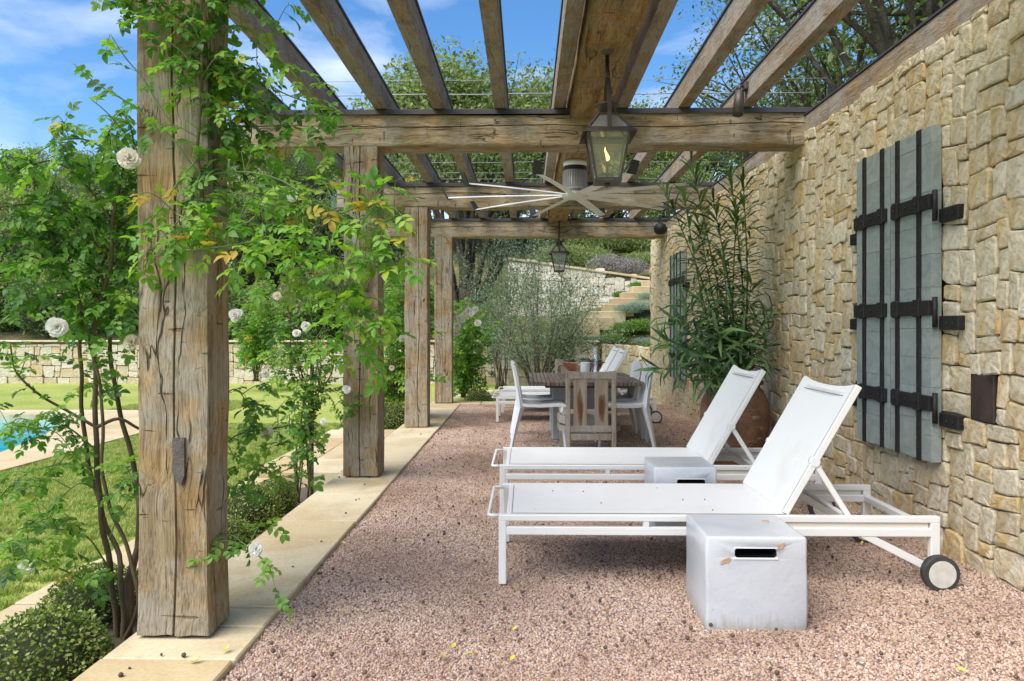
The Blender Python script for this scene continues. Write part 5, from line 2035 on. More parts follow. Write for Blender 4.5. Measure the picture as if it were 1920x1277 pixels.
B1 = W(228, 1212, 3.1)
canes = [
    # main stems
    ([(222, 1212, 3.12), (207, 1080, 3.12), (186, 930, 3.1), (180, 760, 3.08), (178, 620, 3.05), (202, 510, 3.0), (216, 400, 3.0), (236, 300, 3.0)], 0.013, 0.006, 0.55, 0),
    ([(232, 1212, 3.1), (226, 1060, 3.12), (180, 930, 3.16), (156, 780, 3.16), (152, 650, 3.14), (172, 560, 3.1), (206, 450, 3.08), (255, 400, 3.1)], 0.011, 0.005, 0.55, 0),
    ([(236, 1212, 3.12), (246, 1080, 3.16), (262, 970, 3.22), (250, 860, 3.25), (215, 740, 3.25), (205, 600, 3.2), (180, 480, 3.2), (120, 400, 3.2)], 0.014, 0.006, 0.55, 0),
    ([(228, 1212, 3.1), (262, 1120, 3.06), (230, 1010, 3.05), (196, 900, 3.02), (192, 760, 3.0), (170, 640, 2.95), (130, 520, 2.95), (90, 430, 2.95)], 0.010, 0.005, 0.6, 0),
    ([(240, 1205, 3.15), (258, 1000, 3.2), (285, 800, 3.25), (300, 620, 3.28), (300, 430, 3.26)], 0.014, 0.008, 0.7, 0),
    # low side branches
    ([(180, 800, 3.1), (130, 770, 3.1), (80, 745, 3.05), (30, 700, 3.0), (18, 640, 3.0)], 0.007, 0.003, 0.35, 0),
    ([(183, 800, 3.08), (225, 785, 3.1), (262, 805, 3.15)], 0.008, 0.006, 0.9, 0),
    ([(185, 850, 3.1), (130, 800, 3.0), (70, 800, 2.95), (0, 795, 2.9)], 0.004, 0.002, 0.2, 0),
    ([(190, 880, 3.1), (120, 870, 3.05), (50, 890, 3.0), (-10, 940, 2.95)], 0.004, 0.002, 0.2, 0),
    ([(195, 930, 3.1), (150, 905, 3.0), (90, 960, 2.95), (40, 990, 2.9)], 0.004, 0.002, 0.4, 0),
    ([(215, 1130, 3.0), (150, 1085, 2.95), (80, 1050, 2.85), (0, 1025, 2.75)], 0.004, 0.003, 0.35, 0),
    ([(200, 1060, 3.1), (160, 1005, 3.0), (100, 990, 2.95), (40, 990, 2.9)], 0.004, 0.002, 0.4, 0),
    ([(205, 1010, 3.1), (240, 940, 3.1), (280, 900, 3.0)], 0.003, 0.002, 0.5, 0),
    # the left canopy: arching branches
    ([(216, 420, 3.0), (150, 340, 2.95), (90, 300, 2.9), (20, 330, 2.85), (-40, 380, 2.8)], 0.005, 0.003, 0.05, 0),
    ([(225, 350, 3.0), (190, 280, 2.95), (130, 262, 2.9), (60, 290, 2.85), (0, 350, 2.8)], 0.004, 0.002, 0.05, 0),
    ([(200, 480, 3.0), (130, 400, 2.95), (60, 380, 2.9), (-30, 400, 2.85)], 0.005, 0.003, 0.0, 0),
    ([(190, 520, 3.02), (120, 450, 3.0), (40, 430, 2.95), (-30, 450, 2.9)], 0.005, 0.003, 0.0, 0),
    ([(185, 560, 3.05), (110, 500, 3.0), (40, 500, 2.95), (-20, 520, 2.9)], 0.005, 0.003, 0.0, 0),
    ([(175, 590, 3.05), (110, 560, 3.0), (50, 570, 2.95), (-10, 610, 2.9)], 0.004, 0.002, 0.0, 0),
    ([(180, 600, 3.05), (220, 560, 3.0), (250, 570, 2.95), (262, 600, 2.9)], 0.004, 0.002, 0.0, 0),
    ([(240, 320, 3.0), (250, 260, 2.9), (225, 210, 2.85), (200, 250, 2.8)], 0.004, 0.002, 0.0, 0),
    ([(200, 440, 3.1), (250, 400, 3.05), (260, 340, 3.0), (240, 300, 2.95)], 0.004, 0.002, 0.0, 0),
    ([(205, 520, 3.05), (255, 460, 3.02), (265, 440, 3.0)], 0.004, 0.002, 0.0, 0),
    ([(120, 440, 3.0), (70, 460, 2.95), (30, 560, 2.9)], 0.003, 0.002, 0.0, 0),
    ([(150, 420, 3.0), (100, 370, 2.95), (40, 470, 2.9)], 0.003, 0.002, 0.0, 0),
    # shoots reaching up and left of the post, over the sky
    ([(375, 330, 2.74), (310, 250, 2.72), (250, 200, 2.70), (190, 160, 2.68), (132, 112, 2.66)], 0.004, 0.0018, 0.3, 2),
    ([(330, 250, 2.72), (280, 170, 2.70), (240, 115, 2.68), (205, 65, 2.66)], 0.004, 0.0018, 0.3, 2),
    ([(260, 290, 2.80), (205, 215, 2.75), (165, 180, 2.72)], 0.003, 0.0015, 0.2, 2),
    # vine climbing the front and right edge of the post
    ([(385, 470, 2.74), (378, 360, 2.735), (372, 260, 2.73), (378, 160, 2.73), (376, 60, 2.72), (380, -60, 2.72)], 0.006, 0.004, 0.0, 0),
    ([(400, 380, 2.85), (408, 260, 2.82), (400, 140, 2.8), (410, 40, 2.8), (400, -80, 2.8)], 0.006, 0.004, 0.0, 0),
    ([(372, 300, 2.73), (330, 350, 2.70), (290, 400, 2.68), (262, 430, 2.69)], 0.003, 0.002, 0.0, 2),
    ([(374, 330, 2.73), (350, 390, 2.70), (310, 440, 2.68)], 0.003, 0.002, 0.0, 2),
    ([(378, 140, 2.73), (330, 90, 2.70), (290, 60, 2.68), (225, 30, 2.66)], 0.004, 0.002, 0.0, 2),
    ([(378, 60, 2.73), (320, 20, 2.70), (270, -20, 2.68), (220, 10, 2.67)], 0.004, 0.002, 0.0, 0),
    # right upper sprays
    ([(400, 60, 2.82), (450, 50, 2.85), (500, 90, 2.85), (560, 150, 2.85), (622, 230, 2.85)], 0.004, 0.002, 0.0, 0),
    ([(405, 130, 2.82), (460, 120, 2.85), (520, 170, 2.85), (575, 190, 2.85), (625, 205, 2.85)], 0.004, 0.002, 0.0, 0),
    ([(405, 180, 2.82), (470, 180, 2.85), (530, 230, 2.85), (600, 250, 2.85)], 0.004, 0.002, 0.0, 0),
    ([(405, 20, 2.82), (440, 0, 2.85), (490, 20, 2.85), (530, 60, 2.85)], 0.004, 0.002, 0.0, 0),
    ([(405, 240, 2.82), (450, 220, 2.84), (500, 260, 2.85), (540, 330, 2.85), (560, 390, 2.85)], 0.004, 0.002, 0.0, 0),
    ([(405, 200, 2.85), (430, 260, 2.86), (440, 310, 2.86)], 0.003, 0.002, 0.0, 0),
    ([(400, 100, 2.85), (440, 150, 2.86), (470, 230, 2.86), (465, 280, 2.86)], 0.003, 0.002, 0.0, 0),
    # right middle sprays, young and bright
    ([(395, 330, 2.78), (460, 320, 2.75), (530, 340, 2.72), (600, 380, 2.70), (670, 430, 2.68)], 0.0042, 0.002, 0.05, 1),
    ([(400, 350, 2.78), (470, 370, 2.75), (540, 400, 2.72), (585, 450, 2.70)], 0.0035, 0.002, 0.05, 1),
    ([(290, 480, 2.66), (360, 470, 2.64), (430, 465, 2.63), (510, 450, 2.62), (600, 445, 2.62)], 0.0042, 0.002, 0.0, 1),
    ([(430, 462, 2.63), (490, 490, 2.62), (540, 500, 2.62), (590, 545, 2.62)], 0.003, 0.002, 0.0, 1),
    ([(580, 440, 2.64), (625, 490, 2.64), (650, 560, 2.64), (690, 620, 2.64), (720, 710, 2.64)], 0.003, 0.0016, 0.0, 1),
    ([(640, 400, 2.66), (680, 390, 2.66), (720, 440, 2.66), (740, 500, 2.66)], 0.003, 0.0016, 0.0, 1),
    ([(620, 480, 2.64), (650, 520, 2.62), (660, 600, 2.62), (640, 660, 2.62)], 0.003, 0.0016, 0.2, 1),
    ([(330, 400, 2.68), (400, 430, 2.65), (460, 420, 2.64), (500, 380, 2.64)], 0.003, 0.0016, 0.0, 1),
    # low right
    ([(300, 900, 3.25), (400, 850, 3.3), (450, 810, 3.35), (520, 800, 3.4), (570, 790, 3.45)], 0.005, 0.002, 0.5, 0),
    ([(300, 860, 3.25), (400, 770, 3.3), (440, 730, 3.32), (480, 790, 3.35)], 0.004, 0.002, 0.6, 0),
    ([(400, 840, 3.3), (450, 860, 3.3), (500, 880, 3.3), (530, 900, 3.3)], 0.003, 0.0018, 0.2, 0),
    ([(300, 950, 3.2), (400, 900, 3.25), (440, 915, 3.25)], 0.003, 0.0018, 0.6, 0),
    ([(330, 1010, 2.95), (420, 1000, 2.9), (460, 1022, 2.88), (492, 1050, 2.86)], 0.003, 0.0016, 0.55, 0),
]
nl = rose("large white rose climbing the nearest post and sprawling over the bed", tuple(B1), canes, 340, 0.037,
          [(242, 297, 2.62, 0.036), (107, 613, 2.72, 0.034), (50, 1062, 2.8, 0.028), (246, 642, 2.95, 0.030), (480, 1030, 2.87, 0.026), (548, 368, 2.72, 0.02), (500, 812, 3.35, 0.028), (440, 590, 3.9, 0.028)], 3, size=0.78)

# second rose on its stake beside post two
B2 = W(578, 945, 5.55)
c2 = []
rr_ = random.Random(12)
for k in range(9):
    x0 = 578 + rr_.uniform(-22, 22)
    x1 = 580 + rr_.uniform(-40, 45)
    c2.append(([(x0, 945, 5.55), (x0 + rr_.uniform(-8, 8), 860, 5.55 + rr_.uniform(-.08, .08)), (580 + rr_.uniform(-14, 14), 770, 5.55), (x1, 690, 5.55 + rr_.uniform(-.15, .15)), (x1 + rr_.uniform(-40, 40), 600 + rr_.uniform(-30, 30), 5.55 + rr_.uniform(-.2, .2))], 0.007, 0.003, 0.22, 0))
for (a, b) in (((585, 660), (500, 720)), ((590, 640), (640, 560)), ((580, 690), (530, 650)), ((590, 720), (640, 800)), ((575, 780), (535, 760)), ((588, 620), (560, 570)), ((600, 640), (625, 690)), ((580, 840), (545, 860)), ((570, 650), (505, 680)), ((600, 560), (640, 480)), ((600, 560), (570, 500))):
    c2.append(([(a[0], a[1], 5.5), ((a[0] + b[0]) / 2 + 6, (a[1] + b[1]) / 2 - 12, 5.45), (b[0], b[1], 5.4)], 0.004, 0.002, 0.1, 0))
rose("white rose trained up a green stake in front of the second post", tuple(B2), c2, 75, 0.05, [(497, 700, 5.4, 0.03), (574, 612, 5.35, 0.034), (556, 625, 5.35, 0.03), (606, 790, 5.4, 0.022), (520, 555, 5.4, 0.03), (650, 730, 5.4, 0.03)], 9, max_obj=120, size=0.78)
st = thing("plant_stake", (B2.x + 0.012, 5.6, B2.z), "dark green metal stake holding up the second rose", "stake")
top = W(580, 660, 5.6)
MB().tube([(B2.x + 0.012, 5.6, B2.z - 0.05), (B2.x + 0.014, 5.6, top.z)], 0.014, 8).build("rod", M['stake'], st, tuple(st.location))
for py in (705, 862):
    z = W(580, py, 5.6).z
    MB().tube([(B2.x + 0.012 + 0.035 * math.cos(a), 5.6 + 0.035 * math.sin(a), z + 0.006 * math.sin(2 * a)) for a in [k * 0.7 for k in range(10)]], 0.008, 6).tube([(B2.x + 0.045, 5.58, z), (B2.x + 0.07, 5.57, z - 0.03)], 0.007, 5).build("tie", M['teal'], st, tuple(st.location))

# vine wisps on post two, and roses by posts three and four
c3 = [([(690, 500, 5.78), (668, 470, 5.76), (640, 440, 5.75)], 0.003, 0.002, 0, 0), ([(680, 560, 5.78), (690, 490, 5.76), (715, 460, 5.75), (700, 400, 5.75)], 0.003, 0.002, 0, 0), ([(680, 520, 5.77), (655, 540, 5.76)], 0.003, 0.002, 0, 0),
      ([(675, 800, 5.78), (680, 700, 5.77), (678, 620, 5.77), (684, 540, 5.77), (686, 420, 5.77), (690, 350, 5.77)], 0.003, 0.002, 0.25, 0), ([(676, 780, 5.77), (660, 760, 5.74), (700, 765, 5.74)], 0.002, 0.0015, 0, 0),
      ([(700, 420, 5.75), (735, 400, 5.75), (742, 340, 5.8)], 0.003, 0.002, 0, 1)]
rose("thin vine with small dark leaves twining up the second post", tuple(W(676, 890, 5.77)), c3, 16, 0.045, [(650, 732, 5.7, 0.022)], 15, max_obj=60, size=0.75)
for (bx, by, Y, lab, sd, fls, tops) in ((742, 790, 9.6, "leafy rose bush in the bed between the second and third posts", 31, [(755, 635, 9.5, 0.05), (735, 690, 9.4, 0.035)], [(735, 560), (755, 600), (745, 520), (725, 640), (770, 680), (740, 700), (730, 730)]),
                                        (868, 745, 12.6, "rose bush with many white blooms beyond the last post", 32, [(866, 600, 11.95, 0.055), (872, 590, 11.95, 0.055), (878, 582, 11.95, 0.055), (884, 588, 11.95, 0.05), (892, 580, 11.95, 0.05), (858, 612, 11.95, 0.055), (896, 606, 11.95, 0.055), (861, 597, 11.95, 0.05), (855, 625, 11.95, 0.05)], [(870, 590), (890, 580), (860, 620), (905, 620), (880, 640), (895, 660), (850, 650), (870, 690), (900, 690)]),
                                        (480, 715, 14.5, "pale flowering rose bush in front of the lawn wall", 33, [(440, 590, 14.3, 0.1), (447, 588, 14.3, 0.09), (441, 598, 14.3, 0.08)], [(440, 590), (470, 560), (500, 570), (520, 600), (480, 620), (455, 640), (530, 640), (500, 530)])):
    cc = []
    rq = random.Random(sd)
    for (tx, ty) in tops:
        for _ in range(3):
            ex, ey = tx + rq.uniform(-16, 16), ty + rq.uniform(-16, 16)
            cc.append(([(bx + rq.uniform(-4, 4), by, Y), ((bx * 2 + ex) / 3 + rq.uniform(-8, 8), by + (ey - by) * 0.45, Y + rq.uniform(-.2, .2)), (ex, ey, Y + rq.uniform(-.4, .4))], 0.008, 0.003, 0.35, rq.random() < 0.4))
    rose(lab, tuple(W(bx, by, Y)), cc, 140, 0.07, fls, sd, max_obj=0, size=1.35)


# ------------------------------------------------------------------ boxwood balls
def boxwood_mesh(seed, n=7000):
    rs = np.random.RandomState(seed)
    P = rs.normal(size=(n, 3))
    P /= np.linalg.norm(P, axis=1, keepdims=True)
    P = P[P[:, 2] > -0.55]
    n = len(P)
    lump = np.array([0.07 * noise.noise(Vector(p) * 3.2 + Vector((seed, 0, 0))) + 0.035 * noise.noise(Vector(p) * 8) for p in P])
    rad = 1 + lump + rs.uniform(-0.13, 0.03, n)
    C = P * rad[:, None]
    d = P * 0.9 + rs.normal(size=(n, 3)) * 0.75
    d /= np.linalg.norm(d, axis=1, keepdims=True)
    nn = P + rs.normal(size=(n, 3)) * 0.6
    s = np.cross(d, nn)
    s /= np.linalg.norm(s, axis=1, keepdims=True)
    L_ = rs.uniform(0.055, 0.10, (n, 1))
    V = np.empty((n, 4, 3))
    V[:, 0] = C
    V[:, 1] = C + d * L_ * 0.5 + s * L_ * 0.3
    V[:, 2] = C + d * L_
    V[:, 3] = C + d * L_ * 0.5 - s * L_ * 0.3
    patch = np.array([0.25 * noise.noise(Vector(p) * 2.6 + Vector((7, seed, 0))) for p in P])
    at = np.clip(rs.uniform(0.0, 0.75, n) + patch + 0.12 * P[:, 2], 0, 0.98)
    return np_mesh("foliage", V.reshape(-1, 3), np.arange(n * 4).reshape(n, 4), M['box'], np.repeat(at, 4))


BXM = [boxwood_mesh(k) for k in range(3)]
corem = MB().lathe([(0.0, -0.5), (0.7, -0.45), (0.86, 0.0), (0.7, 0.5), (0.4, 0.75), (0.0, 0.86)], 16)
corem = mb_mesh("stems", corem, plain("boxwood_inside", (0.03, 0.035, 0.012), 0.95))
for k, (px, py, Y, r, lab) in enumerate(((78, 1238, 2.68, 0.225, "clipped boxwood ball, nearest, at the left front corner"), (180, 1135, 3.32, 0.215, "clipped boxwood ball behind the nearest one, by the rose stems"), (262, 1120, 3.75, 0.17, "clipped boxwood ball half hidden behind the nearest post"),
                                         (432, 1008, 4.3, 0.135, "small clipped boxwood ball just right of the nearest post"), (468, 955, 4.85, 0.205, "larger clipped boxwood ball between the first and second posts"), (515, 930, 5.3, 0.15, "clipped boxwood ball next to the staked rose"),
                                         (742, 782, 9.3, 0.24, "dark boxwood mound between the second and third posts"), (898, 751, 12.3, 0.225, "low boxwood dome on the grass beyond the gravel"))):
    p = W(px, py, Y)
    t = thing("boxwood_ball", (p.x, Y, p.z - r * 0.15), lab, "shrub", "clipped boxwood balls")
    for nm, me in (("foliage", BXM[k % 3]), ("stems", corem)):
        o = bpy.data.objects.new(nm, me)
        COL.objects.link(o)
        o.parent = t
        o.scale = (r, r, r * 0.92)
    t.rotation_euler = (0, 0, k * 1.3)


# ------------------------------------------------------------------ pot and oleander
PX, PY = 1.765, 6.45
pot = MB().lathe([(0.0, 0.0), (0.15, 0.0), (0.165, 0.01), (0.215, 0.10), (0.268, 0.26), (0.288, 0.42), (0.275, 0.55), (0.235, 0.645), (0.205, 0.675), (0.205, 0.69), (0.232, 0.70), (0.236, 0.725), (0.22, 0.735), (0.195, 0.72), (0.185, 0.66), (0.0, 0.65)], 40, (0, 0, 0), True, lambda a, z: 0.012 * math.sin(3 * a + z * 9))
pot = pot.build("terracotta_jar", M['terracotta'])
pot.location = (PX, PY, -0.02)
tag(pot, "big weathered terracotta jar standing against the stone wall", "jar")

OL = [mb_mesh("leaf", long_leaf(1.0, 0.125, c), M['oleander']) for c in (0.08, 0.2, 0.35, 0.5)]
ol = thing("oleander", (PX, PY, 0.62), "tall oleander with long narrow leaves growing in the terracotta jar", "plant")
rng = random.Random(77)
stem_mb = MB()
lv = []


def whorls(pts, step, L0, tipup, start=0.1):
    tot = sum((b - a).length for a, b in zip(pts[:-1], pts[1:]))
    run, acc, ph = 0, 0, rng.random() * 6
    for a, b in zip(pts[:-1], pts[1:]):
        sg_ = (b - a).length
        run += sg_
        acc += sg_
        f = run / tot
        if f < start:
            acc = 0
            continue
        while acc > step:
            acc -= step
            ax = (b - a).normalized()
            ph += 1.05
            for k in range(3):
                an = ph + k * 2.094 + rng.uniform(-.25, .25)
                s1 = ax.orthogonal().normalized()
                s2 = ax.cross(s1)
                lift = 0.15 + tipup * max(0, f - 0.75) * 5 + rng.uniform(-.15, .2)
                d = s1 * math.cos(an) + s2 * math.sin(an) + ax * lift
                lv.append((orient(b - (b - a) * rng.random(), d, ax, L0 * rng.uniform(0.75, 1.15) * (0.75 if f > 0.95 else 1)), rng.randrange(4)))


b0 = Vector((PX, PY, 0.64))
for (tx, ty, Y) in ((1297, 306, 6.35), (1369, 318, 6.4), (1392, 312, 6.5), (1246, 352, 6.3), (1281, 362, 6.25), (1338, 378, 6.35), (1381, 388, 6.3), (1310, 420, 6.6), (1355, 470, 6.2)):
    tip = W(tx, ty, Y)
    b = b0 + Vector((rng.uniform(-.09, .09), rng.uniform(-.08, .08), 0))
    mid = b.lerp(tip, 0.45) + Vector((rng.uniform(-.05, .05), 0, 0.08))
    pts = spline([b, mid, tip], 14)
    stem_mb.tube(pts, [0.011 * (1 - 0.7 * i / (len(pts) - 1)) for i in range(len(pts))], 6)
    whorls(pts, 0.062, 0.235, 1.0, 0.2)
for (tx, ty, Y) in ((1275, 560, 6.1), (1245, 585, 6.1), (1330, 712, 6.0), (1392, 705, 6.0), (1285, 715, 6.05), (1450, 590, 6.2), (1462, 640, 6.25), (1238, 640, 6.05), (1215, 690, 6.0), (1255, 640, 6.0), (1280, 600, 6.1), (1462, 565, 6.3), (1450, 612, 6.2), (1420, 590, 6.1), (1390, 640, 6.05), (1345, 620, 6.0), (1300, 660, 6.0), (1430, 660, 6.2), (1370, 560, 6.1), (1320, 570, 6.1), (1410, 520, 6.3), (1300, 535, 6.2)):
    tip = W(tx, ty, Y)
    b = b0 + Vector((rng.uniform(-.1, .1), rng.uniform(-.1, .1), 0))
    mid = b.lerp(tip, 0.5) + Vector((0, 0, 0.07))
    pts = spline([b, mid, tip], 8)
    stem_mb.tube(pts, [0.008 * (1 - 0.7 * i / (len(pts) - 1)) for i in range(len(pts))], 5)
    whorls(pts, 0.07, 0.22, 0.8, 0.3)
stem_mb.build("stems", M['cane_green'], ol, tuple(ol.location))
# keep leaves on the terrace side of the wall
lv = [(m_, v) for m_, v in lv if (m_ @ Vector((1, 0, 0))).x < WX - 0.03]
place_leaves(ol, OL, lv)


# ------------------------------------------------------------------ trees
def wispy_tree(base, Y, tips, seed, nleaf, leaf, leafmat, barkmat, r0, sig=0.10, sub=5):
    """many thin stems fanning up from one foot, small leaves along the upper twigs"""
    rng = random.Random(seed)
    mb = MB()
    cen = []
    for (tx, ty) in tips:
        b = Vector(base) + Vector((rng.uniform(-.12, .12), rng.uniform(-.12, .12), -0.05))
        tip = W(tx, ty, Y + rng.uniform(-.7, .7))
        mid = b.lerp(tip, 0.5) + Vector((rng.uniform(-.12, .12), rng.uniform(-.15, .15), 0.1))
        pts = spline([b, mid, tip], 8)
        mb.tube(pts, [r0 * (1 - 0.85 * i / (len(pts) - 1)) for i in range(len(pts))], 6)
        for _ in range(sub):
            k = rng.randrange(5, len(pts) - 1)
            a = pts[k]
            d = (pts[k + 1] - pts[k]).normalized() + Vector((rng.gauss(0, .55), rng.gauss(0, .55), rng.uniform(-.1, .4)))
            L_ = rng.uniform(0.3, 0.75)
            q = spline([a, a + d * L_ * 0.5, a + d * L_ + Vector((0, 0, 0.05))], 5)
            mb.tube(q, [0.008 * (1 - 0.8 * i / (len(q) - 1)) for i in range(len(q))], 4, False)
            cen += q[2:]
        cen += pts[8:]
    V, Fc, at = leaf_cloud(nleaf, [tuple(c - Vector(base)) for c in cen], [sig] * len(cen), leaf, seed, 1.2, 0.24)
    mb.v = [tuple(Vector(v) - Vector(base)) for v in mb.v]
    return mb_mesh("trunk", mb, barkmat), np_mesh("crown", V, Fc, leafmat, at)


pb = W(1012, 728, 14.2)
pb.z = -0.06
olive = wispy_tree(pb, 14.2, [(905, 640), (925, 590), (945, 540), (960, 500), (985, 470), (1010, 490), (1030, 520), (1055, 500), (1075, 530), (1095, 545), (1112, 570), (1122, 600), (1085, 620), (1060, 600), (1040, 580), (1000, 560), (975, 600), (950, 660), (1105, 650), (1030, 640)], 5, 21000, 0.062, M['olive'], M['bark_olive'], 0.026, 0.12)
put_tree("olive_tree", olive, tuple(pb), "grey-green multi-stemmed olive tree behind the dining table", "tree")
pb = W(938, 718, 15.2)
pb.z = -0.06
ol2 = wispy_tree(pb, 15.2, [(880, 500), (895, 470), (910, 455), (925, 440), (940, 450), (960, 440), (975, 455), (990, 450), (900, 540), (920, 560), (950, 520), (885, 580), (1005, 440)], 6, 9500, 0.062, M['olive'], M['bark_olive'], 0.018, 0.12)
put_tree("olive_tree", ol2, tuple(pb), "taller wispy olive tree left of the bushy olive", "tree")

# live oaks: one by the last post, others behind the tall wall reaching over the pergola
oakA = tree_meshes(15, 8, 1.9, 4.7, 0.45, 30, 6500, 0.10, 0.20, M['oakleaf'], M['bark'], sig=0.25)
p = W(868, 725, 15.6)
put_tree("oak_tree", oakA, (p.x, 15.6, -0.06), "dark live oak trunk rising just behind the last post", "tree", "live oaks")
oakB = tree_meshes(16, 9, 3.3, 6.4, 0.75, 60, 16500, 0.085, 0.16, M['oakleaf'], M['bark'], sig=0.16)
put_tree("oak_tree", oakB, (4.35, 8.1, -0.06), "live oak behind the tall wall, its leaning trunk showing above the wall top", "tree", "live oaks", rz=2.2)
put_tree("oak_tree", oakB, (5.2, 12.6, -0.06), "live oak behind the tall wall, spreading over the right rafters", "tree", "live oaks", scale=0.95, rz=0.7)
put_tree("oak_tree", oakA, (6.6, 20.5, 1.8), "live oak on the slope, seen through the rafters left of the wall oaks", "tree", "live oaks", scale=1.05, rz=3.6)

BG = [tree_meshes(50 + k, 6, 2.3, 3.7, (0.95, 0.8, 1.15, 1.0)[k], 34, 9000, 0.17, 0.15, (M['bg_leaf'], M['bg_leaf2'], M['bg_leaf'], M['bg_leaf2'])[k], M['bark'], sig=0.25) for k in range(4)]
SHR = [tree_meshes(70 + k, 2, 1.1, 0.95, 0.75, 22, 5000, 0.11, 0.05, (M['bg_leaf'], M['bright_leaf'], M['bg_leaf2'])[k], M['bark'], stems=3, sig=0.3) for k in range(3)]
rng = random.Random(91)
ORD = ["first", "second", "third", "fourth", "fifth", "sixth", "seventh", "eighth", "ninth", "tenth", "eleventh", "twelfth", "thirteenth", "fourteenth", "fifteenth", "sixteenth", "seventeenth", "eighteenth", "nineteenth", "twentieth", "twenty-first", "twenty-second", "twenty-third", "twenty-fourth"]
rows = [[], [], []]
for i in range(11):            # first row behind the lawn wall
    rows[0].append((-30 + 78 * i + rng.uniform(-20, 20), 20.5 + rng.uniform(-1.5, 2.0), rng.uniform(0.46, 0.62)))
for i in range(15):            # second row
    rows[1].append((-60 + 92 * i + rng.uniform(-25, 25), 27 + rng.uniform(-2, 2.5), rng.uniform(0.55, 0.75)))
for i in range(14):            # third row
    px = -40 + 105 * i + rng.uniform(-25, 25)
    rows[2].append((px, 36 + rng.uniform(-3, 3), rng.uniform(0.52, 0.68) if px < 560 else rng.uniform(0.72, 0.98)))
rows[2] += [(775, 30.2, 1.25), (850, 31.5, 1.22), (960, 30.0, 1.12), (1045, 31, 1.2), (1150, 30, 0.9), (1230, 29, 0.85), (690, 32, 0.95)]
where = ["low tree just behind the lawn wall", "mid-height tree on the slope", "tall tree far up the hillside"]
k = 0
for r_, row in enumerate(rows):
    for i, (px, Y, s) in enumerate(sorted(row)):
        p = W(px, 600, Y)
        k += 1
        hue = "dusky green" if k % 4 in (1, 3) else "lighter green"
        put_tree("hill_tree", BG[k % 4], (p.x, Y, hill_z(p.x, Y)), "%s %s, %s from the left" % (hue, where[r_], ORD[i]), "tree", "trees on the hillside", scale=s, rz=rng.uniform(0, 6.28))
for i in range(14):            # shrubs along the wall foot
    px = -30 + 62 * i + rng.uniform(-18, 18)
    Y = 17.9 + rng.uniform(-.3, 1.2)
    p = W(px, 600, Y)
    hue = ("grey-green", "bright green", "dark green")[i % 3]
    put_tree("garden_shrub", SHR[i % 3], (p.x, Y, hill_z(p.x, Y)), hue + " rounded shrub rising behind the lawn wall, %s from the left" % ORD[i], "shrub", "shrubs behind the lawn wall", scale=rng.uniform(0.75, 1.1), rz=rng.uniform(0, 6.28))


# planting on the slope to the right: silver, purple and bright mounds
def mound(seed, mat, n, leaf, flat=0.5, ratio=0.3):
    V, Fc, at = leaf_cloud(n, [(0.45 * math.cos(a), 0.45 * math.sin(a), 0.12) for a in range(6)] + [(0, 0, 0.25)], [0.36] * 7, leaf, seed, flat, ratio)
    V[:, 2] = np.maximum(V[:, 2], -0.15)
    return np_mesh("foliage", V, Fc, mat, at)


MND = {'silver': mound(1, M['silver_leaf'], 5000, 0.10), 'bright': mound(2, M['bright_leaf'], 5000, 0.13, 0.55), 'purple': mound(3, M['purple_leaf'], 5000, 0.10, 0.7), 'green': mound(4, M['bg_leaf'], 5000, 0.12, 0.6)}
for k, (px, py, Y, s, kd, lab) in enumerate(((1178, 580, 17.7, 0.36, 'silver', "silver-leaved mound beside the steps, the big one"), (1202, 574, 17.6, 0.34, 'silver', "silver-leaved mound against the tall wall's end"), (1212, 556, 18.4, 0.28, 'silver', "small silver-leaved mound higher on the slope"),
                                             (1142, 634, 17.0, 0.36, 'bright', "bright green grassy mound, lowest, by the wall top"), (1168, 618, 17.2, 0.36, 'bright', "bright green grassy mound in the middle of the slope"), (1200, 612, 17.1, 0.4, 'bright', "bright green grassy mound nearest the tall wall"),
                                             (1112, 632, 17.0, 0.3, 'silver', "grey-green low mound left of the bright grasses"), (1205, 640, 16.95, 0.26, 'silver', "grey low mound right above the return wall"), (1140, 497, 22.6, 0.62, 'purple', "purplish sage bush above the sloping wall, left one"), (1180, 503, 22.2, 0.6, 'purple', "purplish sage bush above the sloping wall, right one"),
                                             (1108, 486, 23.5, 0.8, 'green', "green bush above the sloping wall, left of the sages"), (1205, 492, 23.5, 0.75, 'green', "green bush above the sloping wall, right of the sages"), (1060, 482, 24, 0.9, 'green', "green bush above the high end of the sloping wall"), (1165, 553, 19.6, 0.24, 'bright', "low green edging plant along the foot of the sloping wall, lower one"), (1195, 536, 19.9, 0.24, 'bright', "low green edging plant along the foot of the sloping wall, upper one"), (1215, 655, 15.2, 0.3, 'bright', "small bright plant in front of the return wall"), (1120, 452, 26.5, 1.1, 'green', "green bush highest on the slope, left of three"), (1165, 456, 26, 1.1, 'green', "green bush highest on the slope, middle of three"), (1215, 458, 26, 1.1, 'green', "green bush highest on the slope, right of three"))):
    p = W(px, py, Y)
    t = thing("planting_mound", (p.x, Y, p.z - 0.1 * s), lab, "plant", kd + " slope planting")
    t.scale = (s, s, s)
    t.rotation_euler = (0, 0, k * 1.1)
    o = bpy.data.objects.new("foliage", MND[kd])
    COL.objects.link(o)
    o.parent = t

